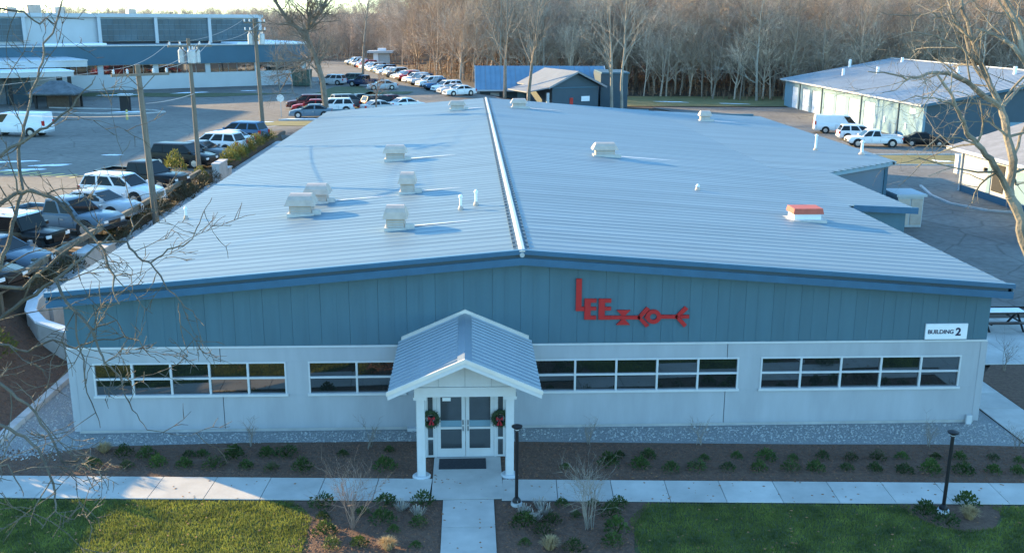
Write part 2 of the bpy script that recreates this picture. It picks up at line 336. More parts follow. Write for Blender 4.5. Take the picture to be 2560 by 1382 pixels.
struct(grid_mesh('building_verge', lambda y: [-70+i*2.6+(y-118)*1.4 for i in range(18)], [110, 112.5, 115, 117.5], 0.03, 'lawn'))

# left retaining wall, wing wall
rw = thing('retaining_wall', (-19.4, 30, 0), 'pale concrete retaining wall holding up the car park beside the building', 'retaining wall')
for i, (y0, y1, zt) in enumerate([(9.6, 13.4, 2.05), (13.4, 15.4, 2.75), (15.4, 17.4, 2.45), (17.4, 20.2, 2.05), (20.2, 27, 2.0), (27, 34, 2.0), (34, 38.2, 2.0), (38.2, 40.6, 3.25), (40.6, 41.8, 2.6), (41.8, 44.5, 2.0), (44.5, 52, 2.0), (52, 62, 2.0)]):
    p = MB().box(-19.6, -19.12, y0+.012, y1-.012, 0, zt).build('wall_segment', 'concrete_kerb', rw)
    MB().box(-19.66, -19.06, y0+.02, y1-.02, zt+.002, zt+.1).build('coping', 'concrete_kerb', p)
pts = [(-19.4, 9.55), (-19.55, 8.9), (-19.35, 8.1), (-18.7, 7.4), (-17.6, 6.95), (-16.2, 6.75), (-14.75, 6.7)]
ww = thing('wing_wall', (-18, 7.5, 0), 'low curved concrete wing wall joining the left corner of the building', 'retaining wall')
mb = MB(); mc = MB()
for (a, b, za, zb) in zip(pts, pts[1:], [2.2, 1.95, 1.75, 1.5, 1.3, 1.2], [1.95, 1.75, 1.5, 1.3, 1.2, 1.15]):
    a = Vector(a); b = Vector(b); d = (b-a).normalized(); n = Vector((-d.y, d.x))*0.16
    P = [a-n, b-n, b+n, a+n]; Z = [za, zb, zb, za]
    mb.hexa([(p.x, p.y, -0.1) for p in P], [(p.x, p.y, z) for p, z in zip(P, Z)])
    P = [a-n*1.3, b-n*1.3, b+n*1.3, a+n*1.3]
    mc.hexa([(p.x, p.y, z+.003) for p, z in zip(P, Z)], [(p.x, p.y, z+.09) for p, z in zip(P, Z)])
mb.build('wall_body', 'concrete_kerb', ww); mc.build('snow_cap', 'snow', ww)
gr = MB()
# timber guard rail
rl = thing('guard_rail', (-19.9, 20, 2.5), 'weathered timber guard rail on posts along the car park edge', 'guard rail')
for i in range(12):
    y0 = -2+i*3.2
    x0, x1 = (-19.95 if y0 > 8 else -21.2+(y0+2)*0.12), (-19.95 if y0+3.2 > 8 else -21.2+(y0+5.2)*0.12)
    z0, z1 = max(h(x0, y0), 2.2)+0.62, max(h(x1, y0+3.2), 2.2)+0.62
    MB().hexa([(x0-.09, y0+.02, z0-.13), (x0+.09, y0+.02, z0-.13), (x1+.09, y0+3.18, z1-.13), (x1-.09, y0+3.18, z1-.13)], [(x0-.09, y0+.02, z0+.13), (x0+.09, y0+.02, z0+.13), (x1+.09, y0+3.18, z1+.13), (x1-.09, y0+3.18, z1+.13)]).build('rail', 'rail_wood', rl)
    MB().box(x0-.3, x0-.1, y0-.1, y0+.1, h(x0-.2, y0)-.3, z0+.16).build('post', 'rail_wood', rl)
# ------------------------------------------------------------------ main building
HW = 14.7; LB = 62.0; RX = -0.5; RZ = 6.05; ELX, ELZ = -14.92, 4.79; ERX, ERZ = 15.03, 4.86
def roof_z(x): return RZ-(RX-x)*(RZ-ELZ)/(RX-ELX) if x < RX else RZ-(x-RX)*(RZ-ERZ)/(ERX-RX)
mb_ = thing('metal_clad_building', (0, 0, 0), 'long low blue and white building with ribbed metal roof and porch in front', 'building')
# lower white wall panels round the windows, split at the joints
WZ0, WZ1 = 1.27, 2.39
wins = [(-14.0, -7.96, 5), (-7.26, -4.2, 2), (-0.06, 6.6, 5), (7.32, 13.95, 5)]
J = [-HW, -10.0, -3.55, -0.88, 6.2, HW]
def wp(x0, x1, z0, z1): MB().box(x0, x1, 0, 0.25, z0, z1).build('wall_panel', 'white_wall', mb_)
for a, b in zip(J, J[1:]):
    if a == -3.55: wp(a, b, 0.12, 2.9); continue
    g = 0.012
    wp(a+(g if a > -14 else 0), b-(g if b < 14 else 0), 0.12, WZ0-.002); wp(a+(g if a > -14 else 0), b-(g if b < 14 else 0), WZ1+.002, 2.9)
for a, b in [(-HW, -14.0), (-7.96, -7.26), (-4.2, -3.552), (-0.878, -0.06), (6.6, 7.32), (13.95, HW)]: wp(a+.001, b-.001, WZ0, WZ1)
MB().box(-HW+.1, HW-.1, 0.26, 0.4, 0.0, 2.95).build('inner_wall', 'joint_dark', mb_)
MB().box(-HW+.06, HW-.06, 0.06, 0.24, -0.3, 0.118).build('foundation', 'concrete_kerb', mb_)
MB().box(-HW-.03, HW+.03, -0.035, -0.002, 2.86, 2.925).build('band_trim', 'white_paint', mb_)
for s in (-1, 1): MB().box(s*HW-.06 if s < 0 else HW-.16, -HW+.16 if s < 0 else HW+.06, -0.012, -0.002, 0.1, 2.858).build('corner_trim', 'white_wall', mb_)
# windows
for (a, b, n) in wins:
    wd = MB().box(a, b, 0.10, 0.16, WZ0-.001, WZ1+.001).build('window', 'joint_dark', mb_)
    fr = MB(); f = 0.05
    fr.box(a, b, -0.02, 0.09, WZ1-f, WZ1); fr.box(a-.04, b+.04, -0.06, 0.09, WZ0-.03, WZ0+f)
    fr.box(a, a+f, -0.018, 0.09, WZ0+f, WZ1-f); fr.box(b-f, b, -0.018, 0.09, WZ0+f, WZ1-f)
    zm = (WZ0+WZ1)/2+.02
    fr.box(a+f, b-f, -0.012, 0.09, zm-.03, zm+.03)
    cw = (b-a)/n
    for i in range(1, n):
        fr.box(a+i*cw-.032, a+i*cw+.032, -0.016, 0.09, WZ0+f, zm-.03); fr.box(a+i*cw-.032, a+i*cw+.032, -0.016, 0.09, zm+.03, WZ1-f)
    fr.build('frame', 'white_paint', wd)
    for i in range(n):
        for z0, z1 in ((WZ0+f, zm-.03), (zm+.03, WZ1-f)):
            ta, tb_ = random.uniform(-.012, .012), random.uniform(-.012, .012); xa, xb = a+i*cw+.03, a+(i+1)*cw-.03; MB().hexa([(xa, .05-ta, z0), (xb, .05+ta, z0), (xb, .07+ta, z0), (xa, .07-ta, z0)], [(xa, .05-ta+tb_, z1), (xb, .05+ta+tb_, z1), (xb, .07+ta+tb_, z1), (xa, .07-ta+tb_, z1)]).build('pane', 'glass', wd)
# upper blue panels, each with its sloped head
pw = 0.898; x = -0.5-16*pw
xsn = [-HW]
k = -16
while True:
    q = -0.5+k*pw
    if q > HW-.2: break
    if q > -HW+.2: xsn.append(q)
    k += 1
xsn.append(HW)
for a, b in zip(xsn, xsn[1:]):
    g = 0.0035; a2, b2 = a+g, b-g
    top = lambda q: roof_z(q)-0.10
    poly = [(a2, -0.02, 2.93), (b2, -0.02, 2.93), (b2, -0.02, top(b2)), (a2, -0.02, top(a2))]
    MB().prism([(p[0], p[1], p[2]) for p in poly], (0, 0.12, 0)).build('wall_panel', 'blue_panel', mb_)
    m = (a2+b2)/2
    MB().hexa([(m-.06, -0.028, 2.95), (m+.06, -0.028, 2.95), (m+.06, -0.019, 2.95), (m-.06, -0.019, 2.95)], [(m-.06, -0.028, top(m)-.02), (m+.06, -0.028, top(m)-.02), (m+.06, -0.019, top(m)-.02), (m-.06, -0.019, top(m)-.02)]).build('panel_rib', 'blue_panel', mb_)
MB().prism([(-HW+.05, 0.11, 2.9), (HW-.05, 0.11, 2.9), (HW-.05, 0.11, roof_z(HW)-.15), (RX, 0.11, RZ-.15), (-HW+.05, 0.11, roof_z(-HW)-.15)], (0, 0.1, 0)).build('backing_wall', 'joint_dark', mb_)
# side and back walls
MB().box(-HW, -HW+.2, 0.26, LB, 0.12, 2.9).build('side_wall', 'white_wall', mb_)
MB().box(-HW-.01, -HW+.2, 0.12, LB, 2.905, 4.62).build('side_wall', 'blue_panel', mb_)
MB().box(HW-.2, HW, 0.26, LB, 0.12, 2.9).build('side_wall', 'white_wall', mb_)
MB().box(HW-.2, HW+.01, 0.12, LB, 2.905, 4.72).build('side_wall', 'blue_panel', mb_)
MB().box(-HW+.2, HW-.2, LB-.2, LB, 0.12, 5.0).build('back_wall', 'blue_panel', mb_)
# rake fascia: a bright upper lip, a navy groove and a lower board, left and right
FY = -0.62
def rake(name, d0, d1, y0, y1, m):
    for xa, xb, e in ((ELX-.06, RX, -1), (RX, ERX+.06, 1)):
        za, zb = roof_z(xa), roof_z(xb)
        MB().hexa([(xa, y0, za-d1), (xb, y0, zb-d1), (xb, y1, zb-d1), (xa, y1, za-d1)], [(xa, y0, za-d0), (xb, y0, zb-d0), (xb, y1, zb-d0), (xa, y1, za-d0)]).build(name, m, mb_)
rake('fascia_lip', -0.075, 0.07, FY, FY+.14, 'blue_trim')
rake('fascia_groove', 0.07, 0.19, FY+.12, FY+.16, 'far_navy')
rake('fascia_board', 0.19, 0.42, FY+.06, FY+.16, 'blue_trim')
rake('soffit', 0.34, 0.36, FY+.16, 0.0, 'blue_panel')
# roof panels with a standing rib, one mesh for each side
P = 0.61
def roof_panel(name, x0, z0, x1, z1, m):   # panel running from (x0,z0) at its low edge to (x1,z1)
    prof = [(0, 0), (P-.13, 0), (P-.06, .016), (P-.03, .016), (P, 0), (P, -.03), (0, -.03)]
    n = len(prof); mbp = MB()
    mbp.v = [(x0, y, z0+z) for y, z in prof]+[(x1, y, z1+z) for y, z in prof]
    mbp.f = [(i, i+1, n+i+1, n+i) for i in range(n-1)]+[(n-1, 0, n, 2*n-1), tuple(reversed(range(n))), tuple(range(n, 2*n))]
    if x0 < x1: mbp.f = [tuple(reversed(f)) for f in mbp.f]
    return mbp.mesh(name, m)
NP = int((LB+.6)/P)
rl_ = roof_panel('roof_panel', ELX, ELZ, RX-.06, RZ-.005, 'roof_metal'); rr_ = roof_panel('roof_panel', ERX, ERZ, RX+.06, RZ-.005, 'roof_metal')
random.seed(2)
for i in range(NP):
    y = -0.5+i*P
    link('roof_panel', rl_, mb_, (0, y, random.uniform(-.003, .003))); link('roof_panel', rr_, mb_, (0, y, random.uniform(-.003, .003)))
YE = -0.5+NP*P
# ridge cap with its closures
MB().add([(RX-.09, -.64, RZ+.055), (RX, -.64, RZ+.075), (RX+.09, -.64, RZ+.055), (RX+.09, YE, RZ+.055), (RX, YE, RZ+.075), (RX-.09, YE, RZ+.055), (RX-.09, -.64, RZ+.02), (RX+.09, -.64, RZ+.02), (RX+.09, YE, RZ+.02), (RX-.09, YE, RZ+.02)],
         [(0, 1, 4, 5), (1, 2, 3, 4), (0, 6, 7, 2, 1), (0, 5, 9, 6), (2, 7, 8, 3), (3, 8, 9, 5, 4)]).build('ridge_cap', 'ridge_metal', mb_)
cl = MB()
for i in range(NP):
    y = -0.5+i*P
    for s in (-1, 1):
        xx = RX+s*0.2; cl.box(xx-.05, xx+.05, y+.03, y+P-.14, roof_z(xx)-.02, roof_z(xx)+.038)
stuff(cl.build('ridge_closure', 'far_navy', mb_))
MB().lathe((RX, -0.60, RZ-.08), [(0.02, -0.06), (0.075, -0.06), (0.075, 0.02), (0.02, 0.02)], 12, 'y').build('ridge_end_cap', 'grey_metal', mb_)
for xx, zz, nm in ((ELX, ELZ, 'eave_trim'), (ERX, ERZ, 'eave_trim')):
    s = 1 if xx > 0 else -1
    MB().box(min(xx, xx-s*.1), max(xx, xx-s*.1), -0.5, YE if s < 0 else 13.4, zz-.22, zz-.034).build(nm, 'blue_trim', mb_)
# east lean-to roofs: the front one and the longer one behind with its skewed end
def ez(x): return ERZ-(x-ERX)*0.05
ea = roof_panel('roof_panel', 18.2, ez(18.2), ERX+.004, ERZ-.004, 'roof_metal')
y = 13.6
while y < 24.8: link('roof_panel', ea, mb_, (0, y, 0)); y += P
y = 24.8+.02; cache = {}
while y < YE-.3:
    xe = min(25.0, 18.28+(y+P*.5-24.87)*0.972)
    if xe > 24.9: xe = 25.0; key = 'f'
    else: key = round(xe, 2)
    if key not in cache: cache[key] = roof_panel('roof_panel', xe, ez(xe), ERX+.004, ERZ-.004, 'roof_metal')
    link('roof_panel', cache[key], mb_, (0, y, 0)); y += P
MB().box(14.71, 17.9, 13.9, 14.1, 0, 4.5).build('side_wall', 'blue_panel', mb_)
MB().box(17.75, 17.95, 14.1, 25, 0, 4.45).build('side_wall', 'blue_panel', mb_)
MB().hexa([(15.3, 13.5, 4.60), (18.3, 13.5, 4.46), (18.3, 13.62, 4.46), (15.3, 13.62, 4.60)], [(15.3, 13.5, 4.89), (18.3, 13.5, 4.75), (18.3, 13.62, 4.75), (15.3, 13.62, 4.89)]).build('fascia_board', 'blue_trim', mb_)
d = Vector((6.72, 6.91)).normalized(); nv = Vector((d.y, -d.x))
def slant(o0, o1, z0, z1, a, b, nm, m):
    p0 = Vector((17.96, 24.9))+d*a; p1 = Vector((17.96, 24.9))+d*b
    Q = [p0+nv*o1, p1+nv*o1, p1+nv*o0, p0+nv*o0]
    MB().hexa([(q.x, q.y, z0(q.x)) for q in Q], [(q.x, q.y, z1(q.x)) for q in Q]).build(nm, m, mb_)
slant(-.35, -.15, lambda q: 0, lambda q: ez(q)-.06, 0.1, 9.2, 'side_wall', 'far_blue')
slant(.05, .15, lambda q: ez(q)-.30, lambda q: ez(q)-.035, 0, 9.7, 'eave_trim', 'far_blue_light')
MB().box(24.3, 24.5, 31.6, YE, 0, 4.25).build('side_wall', 'far_blue', mb_)
MB().box(24.95, 25.03, 31.7, YE, 4.12, 4.29).build('eave_trim', 'white_paint', mb_)
MB().box(14.72, 24.3, LB-.2, LB, 0, 4.6).build('back_wall', 'blue_panel', mb_)
MB().box(14.32, 14.5, -.12, -.036, 0.0, 0.32).build('downspout_foot', 'white_paint', mb_)
MB().box(-4.15, -3.8, -.16, -.02, 0.02, 0.13).build('vent_hood', 'white_paint', mb_)

# ------------------------------------------------------------------ entrance porch
px0 = -2.26
po = thing('entrance_porch', (px0, -2.2, 0), 'gabled white entrance porch with ribbed roof, two columns and glazed double doors', 'porch')
PR, PE, PH = 3.93, 3.0, 2.12
sl_ = (PR-PE)/PH
n = 15; pp = 4.46/n
for s in (-1, 1):
    prof = [(0, 0), (pp-.105, 0), (pp-.085, .05), (pp-.03, .05), (pp-.01, 0), (pp-.002, -.03), (0, -.03)]
    q = len(prof); mbp = MB()
    mbp.v = [(s*PH, y, PE+z) for y, z in prof]+[(s*.03, y, PR-sl_*.03+z) for y, z in prof]
    mbp.f = [(i, i+1, q+i+1, q+i) for i in range(q-1)]+[(q-1, 0, q, 2*q-1), tuple(reversed(range(q))), tuple(range(q, 2*q))]
    me = mbp.mesh('roof_panel', 'porch_metal')
    for i in range(n): link('roof_panel', me, po, (0, -4.48+i*pp+2.2, 0))
MB().prism([(px0-.2, -4.5, PR-.03), (px0, -4.5, PR+.045), (px0+.2, -4.5, PR-.03), (px0+.2, -4.5, PR-.05), (px0-.2, -4.5, PR-.05)], (0, 4.46, 0)).build('ridge_cap', 'porch_metal', po)
def prk(nm, y0, y1, d0, d1, hw, m):
    for s in (-1, 1):
        xa, xb = px0+s*hw, px0
        z = lambda xx: PR-sl_*abs(xx-px0)
        b = [(xa, y0, z(xa)-d1), (xb, y0, z(xb)-d1), (xb, y1, z(xb)-d1), (xa, y1, z(xa)-d1)]; t = [(xa, y0, z(xa)-d0), (xb, y0, z(xb)-d0), (xb, y1, z(xb)-d0), (xa, y1, z(xa)-d0)]
        MB().hexa(b, t).build(nm, m, po)
prk('rake_trim', -4.56, -4.485, -0.06, 0.05, PH+.03, 'ridge_metal')
prk('rake_board', -4.54, -4.485, 0.051, 0.18, PH, 'white_paint')
prk('wall_flashing', -0.10, -0.036, -0.16, 0.02, PH-.1, 'ridge_metal')
prk('soffit', -4.48, -0.04, 0.10, 0.12, PH-.03, 'white_paint')
MB().prism([(px0-1.45, -3.62, 2.85), (px0+1.45, -3.62, 2.85), (px0+1.45, -3.62, PR-sl_*1.45-.13), (px0, -3.62, PR-.13), (px0-1.45, -3.62, PR-sl_*1.45-.13)], (0, .08, 0)).build('gable_panel', 'white_paint', po)
for xx in (-.75, 0, .75): MB().box(px0+xx-.012, px0+xx+.012, -3.632, -3.622, 2.86, PR-sl_*abs(xx)-.14).build('gable_joint', 'grey_metal', po)
MB().box(px0-1.44, px0+1.44, -3.66, -3.30, 2.56, 2.845).build('beam', 'white_paint', po)
for s in (-1, 1):
    MB().box(px0+s*1.28-.15, px0+s*1.28+.15, -3.298, -2.3, 2.56, 2.82).build('side_beam', 'white_paint', po)
    c = MB().box(px0+s*1.28-.12, px0+s*1.28+.12, -3.575, -3.335, 0.06, 2.555).build('column', 'white_paint', po)
    MB().box(px0+s*1.28-.19, px0+s*1.28+.19, -3.645, -3.265, 2.46, 2.553).build('capital', 'white_paint', c)
    MB().lathe((px0+s*1.28, -3.455, 0), [(0.27, 0.0), (0.27, 0.05), (0.22, 0.09)], 20).build('base', 'white_paint', c)
    MB().box(px0+s*1.28-.122, px0+s*1.28-.104, -3.577, -3.333, 0.1, 2.45).build('edge_bead', 'grey_metal', c)
# vestibule
x0, x1, dy = px0-1.24, px0+1.24, -2.2
MB().box(x0, x0+.1, dy+.06, -.03, 0.05, 2.95).build('vestibule_wall', 'white_paint', po); MB().box(x1-.1, x1, dy+.06, -.03, 0.05, 2.95).build('vestibule_wall', 'white_paint', po)
MB().box(x0, x1, dy-.02, dy+.058, 2.19, 2.95).build('header', 'white_paint', po)
for a, b in ((x0, x0+.06), (px0-.93, px0-.865), (px0+.865, px0+.93), (x1-.06, x1)): MB().box(a, b, dy-.02, dy+.058, 0.05, 2.188).build('jamb', 'white_paint', po)
MB().box(px0-.86, px0+.86, dy-.015, dy+.05, 2.12, 2.187).build('door_head', 'white_paint', po)
for s, a, b in ((-1, x0+.06, px0-.93), (1, px0+.93, x1-.06)):
    sd = MB().box(a, b, dy+.0, dy+.03, 0.05, 2.187).build('sidelight', 'white_paint', po)
    for z0, z1 in ((0.12, 0.62), (0.70, 1.4), (1.46, 2.1)): MB().box(a+.05, b-.05, dy-.008, dy-.001, z0, z1).build('pane', 'door_glass', sd)
for s in (-1, 1):
    a, b = (px0-.86, px0-.006) if s < 0 else (px0+.006, px0+.86)
    dr = MB()
    for q in ((a, a+.11, 0.07, 2.115), (b-.11, b, 0.07, 2.115)): dr.box(q[0], q[1], dy-.01, dy+.04, q[2], q[3])
    for q in ((0.07, 0.33), (0.96, 1.03), (2.0, 2.115)): dr.box(a+.111, b-.111, dy-.008, dy+.038, q[0], q[1])
    D = dr.build('door', 'white_paint', po)
    MB().box(a+.11, b-.11, dy+.01, dy+.02, 0.32, 0.965).build('pane', 'door_glass', D); MB().box(a+.11, b-.11, dy+.01, dy+.02, 1.025, 2.005).build('pane', 'door_glass', D)
    MB().box(a+.112, b-.112, dy-.002, dy+.009, 1.04, 1.24).build('push_band', 'far_blue_light', D)
    hx = px0+s*.075
    for z in (0.98, 1.18): MB().tube([(hx, dy-.012, z-.07), (hx, dy-.06, z-.05), (hx, dy-.06, z+.05), (hx, dy-.012, z+.07)], .014, 6).build('handle', 'black_metal', D)
    if s < 0: MB().box(a+.17, a+.42, dy+.004, dy+.0095, 1.86, 1.97).build('notice', 'sign_white', D)
MB().box(px0-.86, px0+.86, dy-.03, dy+.04, 0.058, 0.069).build('threshold', 'grey_metal', po)
tag(MB().hexa([(-3.06, -3.08, .061), (-1.65, -3.08, .061), (-1.65, -2.36, .061), (-3.06, -2.36, .061)], [(-3.05, -3.07, .078), (-1.66, -3.07, .078), (-1.66, -2.37, .078), (-3.05, -2.37, .078)]).build('door_mat', 'mat_rubber'), 'dark rubber mat lying before the glazed double doors', 'door mat')
# wreaths
for s, lb in ((-1, 'green wreath with red bow left of the glazed doors'), (1, 'green wreath with red bow right of the glazed doors')):
    c = Vector((px0+s*1.05, dy-.09, 1.33)); t = thing('wreath', tuple(c), lb, 'wreath', 'wreaths by the doors')
    random.seed(9+s); mb = MB()
    for i in range(420):
        a = random.uniform(0, 2*PI); b = random.uniform(0, 2*PI); rr = 0.21+0.085*math.cos(b)
        p = c+Vector((rr*math.cos(a), -abs(0.085*math.sin(b)), rr*math.sin(a)))
        d3 = Vector((random.gauss(0, 1), random.gauss(-.4, 1), random.gauss(0, 1))).normalized()*0.055; e = d3.cross(Vector((random.random(), random.random(), .3))).normalized()*.012
        mb.add([p-e, p+e, p+d3], [(0, 1, 2)])
    mb.tube([c+Vector((.21*math.cos(i*PI/12), 0, .21*math.sin(i*PI/12))) for i in range(25)], .065, 7, False)
    mb.build('foliage', 'wreath_leaf', t)
    bw = MB(); off = Vector((-.03*s, -.1, .06 if s < 0 else 0.02))
    for q in (-1, 1):
        bw.prism([c+off, c+off+Vector((q*.1, 0, .07)), c+off+Vector((q*.1, 0, -.04))], (0, -.03, 0)); bw.prism([c+off, c+off+Vector((q*.02, 0, -.22)), c+off+Vector((q*.09, 0, -.20))], (0, -.02, 0))
    bw.build('bow', 'ribbon_red', t)

# ------------------------------------------------------------------ signs
ls = thing('letter_sign', (3.0, -0.1, 4.2), 'red arrow-tailed LEE lettering on the blue gable wall', 'sign')
SX = lambda u: 1.24+(u-555)*(4.87-1.24)/(1518-555)
def SZ(v, u): return 5.07-(v-188)*0.0038-(u-555)*0.00003
def red(name, polys):
    mb = MB()
    for p in polys: mb.prism([(SX(u), -0.10, SZ(v, u)) for u, v in reversed(p)], (0, .07, 0))
    mb.build(name, 'sign_red', ls)
R4 = lambda a, b, c, d: [(a, b), (c, b), (c, d), (a, d)]
red('letter', [R4(555, 188, 602, 465), R4(602, 430, 632, 465)])
red('letter', [R4(628, 360, 680, 540), R4(680, 360, 728, 393), R4(680, 430, 728, 460), R4(680, 507, 728, 540)])
red('letter', [R4(748, 360, 800, 540), R4(800, 360, 852, 393), R4(800, 430, 852, 460), R4(800, 507, 852, 540)])
red('arrow_shaft', [R4(853, 507, 1100, 538), R4(1265, 500, 1420, 532)])
red('arrow_mark', [[(900, 458), (1018, 458), (972, 505), (946, 505)], [(946, 540), (972, 540), (1018, 586), (900, 586)]])
red('arrow_fletching', [[(1076, 520), (1152, 430), (1182, 450), (1114, 522)], [(1076, 521), (1114, 523), (1182, 590), (1152, 608)], [(1136, 521), (1180, 476), (1192, 488), (1158, 521)], [(1136, 523), (1158, 523), (1192, 552), (1180, 564)]])
ring = MB(); cu, cv = 1214, 515
for i in range(20):
    a0, a1 = 2*PI*i/20, 2*PI*(i+1)/20
    P4 = [(cu+66*math.cos(a0), cv+62*math.sin(a0)), (cu+66*math.cos(a1), cv+62*math.sin(a1)), (cu+30*math.cos(a1), cv+28*math.sin(a1)), (cu+30*math.cos(a0), cv+28*math.sin(a0))]
    ring.prism([(SX(u), -0.105, SZ(v, u)) for u, v in P4], (0, .075, 0))
ring.build('arrow_ring', 'sign_red', ls)
red('arrow_head', [[(1395, 515), (1478, 425), (1508, 448), (1440, 515)], [(1395, 517), (1440, 517), (1502, 585), (1478, 608)], R4(1442, 500, 1518, 530)])
sg = thing('building_sign', (13.3, -0.08, 3.0), 'white plaque reading BUILDING 2 at the right end of the facade', 'sign')
MB().box(12.61, 13.99, -0.09, -0.03, 2.97, 3.49).build('board', 'sign_white', sg)
def text(s, size, x, y, z, m, parent, xscale=1.0, bold=0.0):
    cu = bpy.data.curves.new('t', 'FONT'); cu.body = s; cu.size = size; cu.extrude = 0.004; cu.offset = bold
    o = bpy.data.objects.new('t', cu); col.objects.link(o)
    bpy.context.view_layer.update()
    me = bpy.data.meshes.new_from_object(o.evaluated_get(bpy.context.evaluated_depsgraph_get())); bpy.data.objects.remove(o)
    R = root_loc(parent)
    for v in me.vertices: a, b, c = v.co; v.co = (x+a*xscale-R[0], y-c-R[1], z+b-R[2])
    me.materials.clear(); me.materials.append(M[m]); return link('lettering', me, parent)
text('BUILDING', 0.19, 12.68, -0.096, 3.16, 'ink_navy', sg, 1.0, 0.004)
text('2', 0.36, 13.60, -0.096, 3.10, 'ink_navy', sg, 1.0, 0.012)

# ------------------------------------------------------------------ things on the roof
def rz(x, y=0): return ez(x) if x > ERX else roof_z(x)
VG = 'ventilators on the metal roof'
def ventilator(x, y, L, W, H, hood, label, spread=1.28):
    z = rz(x); H *= .9
    t = thing('roof_ventilator', (x, y, z), label, 'roof vent', VG)
    MB().box(x-L*.46, x+L*.46, y-W*.42, y+W*.42, z-.15, z+H*.5).build('curb', 'vent_metal', t)
    MB().box(x-L*.56, x+L*.56, y-W*.5, y+W*.5, z-.05 if x > 0 else z-.06, z+.075+abs(.5*L*.09)).build('flashing', 'frost', t)
    for k in range(3): MB().box(x-L*.40, x+L*.40, y-W*.42-.015, y-W*.42-.001, z+.14+k*.09, z+.175+k*.09).build('louvre', 'grey_metal', t)
    hb = MB(); n = 7; prof = []
    for i in range(n+1):
        a = PI*i/n; prof.append((-math.cos(a)*W*.5*spread, H*.5+.02+math.sin(a)**.8*H*.5*hood))
    a0 = [(x-L*.5*spread, y+p, z+q) for p, q in prof]; a1 = [(x+L*.5*spread, y+p, z+q) for p, q in prof]
    i0 = [(x-L*.34*spread, y+p*.82, z+q) for p, q in prof]; i1 = [(x+L*.34*spread, y+p*.82, z+q) for p, q in prof]
    m = len(prof)
    # hood: bowed across, nipped in towards the top at its ends
    ends0 = [tuple(Vector(a).lerp(Vector(b), (q[1]-H*.5)/(H*.55))) for a, b, q in zip(a0, i0, prof)]; ends1 = [tuple(Vector(a).lerp(Vector(b), (q[1]-H*.5)/(H*.55))) for a, b, q in zip(a1, i1, prof)]
    hb.add(ends0+ends1, [(i+1, i, m+i, m+i+1) for i in range(m-1)]+[tuple(range(m)), tuple(reversed(range(m, 2*m))), (0, m-1, 2*m-1, m)])
    hb.build('hood', 'vent_metal', t)
    MB().box(x+L*.5, x+L*.5+.32, y-W*.42, y-W*.42+.16, rz(x+L*.5+.16)+.0, rz(x+L*.5+.16)+.2).build('motor_box', 'frost', t)
    return t
V = [(-6.05, 23.5, 1.05, .75, .92, 1.0, 'pale ventilator alone on the left roof slope behind the others'),
     (-4.75, 12.5, .62, .9, .98, 1.0, 'tall narrow grey ventilator in the middle of the left slope group'),
     (-4.72, 4.8, .70, .85, .95, 1.0, 'tall narrow grey ventilator nearest the facade on the left slope'),
     (-8.8, 9.4, .95, .95, .95, 1.0, 'wide grey ventilator standing lowest on the left roof slope'),
     (-8.55, 12.0, .90, .9, .90, 1.0, 'grey ventilator half hidden behind the lowest one on the left slope'),
     (5.45, 24.9, 1.15, .75, .85, 1.0, 'bright box ventilator alone in the middle of the right slope'),
     (17.9, 54.0, .85, .7, .95, 1.0, 'small white ventilator on the far right of the roof'),
     (-3.0, 51.5, 1.15, .7, .85, 1.0, 'white ventilator left of the ridge at the far end'),
     (2.1, 53.4, 1.15, .7, .85, 1.0, 'white ventilator right of the ridge at the far end')]
for v in V: ventilator(*v)
z = rz(11.5); t = thing('roof_hatch', (11.5, 9.0, z), 'white curbed roof hatch with a red lid on the right slope', 'roof hatch')
MB().box(10.95, 12.05, 8.62, 9.4, z-.2, z+.30).build('curb', 'sign_white', t); MB().box(10.75, 12.25, 8.45, 9.55, z-.12, z+.06).build('flashing', 'frost', t)
MB().hexa([(10.88, 8.52, z+.302), (12.12, 8.52, z+.302), (12.12, 9.5, z+.302), (10.88, 9.5, z+.302)], [(10.92, 8.56, z+.52), (12.08, 8.56, z+.52), (12.08, 9.46, z+.52), (10.92, 9.46, z+.52)]).build('lid', 'hatch_red', t)
def vent_pipe(x, y, H, label, r=.05):
    z = rz(x); t = thing('vent_pipe', (x, y, z), label, 'vent pipe', 'vent pipes on the metal roof')
    MB().lathe((x, y, z), [(r*2.2, -.05), (r*2.0, .06), (r*1.1, .16)], 10).build('boot', 'vent_metal', t)
    MB().tube([(x, y, z+.1), (x, y, z+H)], r, 8).build('pipe', 'sign_white', t)
    MB().lathe((x, y, z+H-.06), [(r*1.5, 0), (r*1.7, .05), (r*.6, .13)], 10).build('cap', 'sign_white', t)
vent_pipe(-2.43, 7.4, .52, 'left of two white vent pipes just left of the ridge'); vent_pipe(-1.84, 8.0, .55, 'right of two white vent pipes just left of the ridge')
vent_pipe(8.42, 14.8, .22, 'short white vent stub in the middle of the right slope', .06); vent_pipe(-13.8, 10.8, .45, 'white vent pipe near the left eave behind bare branches')
vent_pipe(21.2, 35.8, 1.0, 'tall white vent pipe near the right lean-to eave', .075); vent_pipe(23.9, 34.6, .85, 'white capped post above the right lean-to corner', .1)
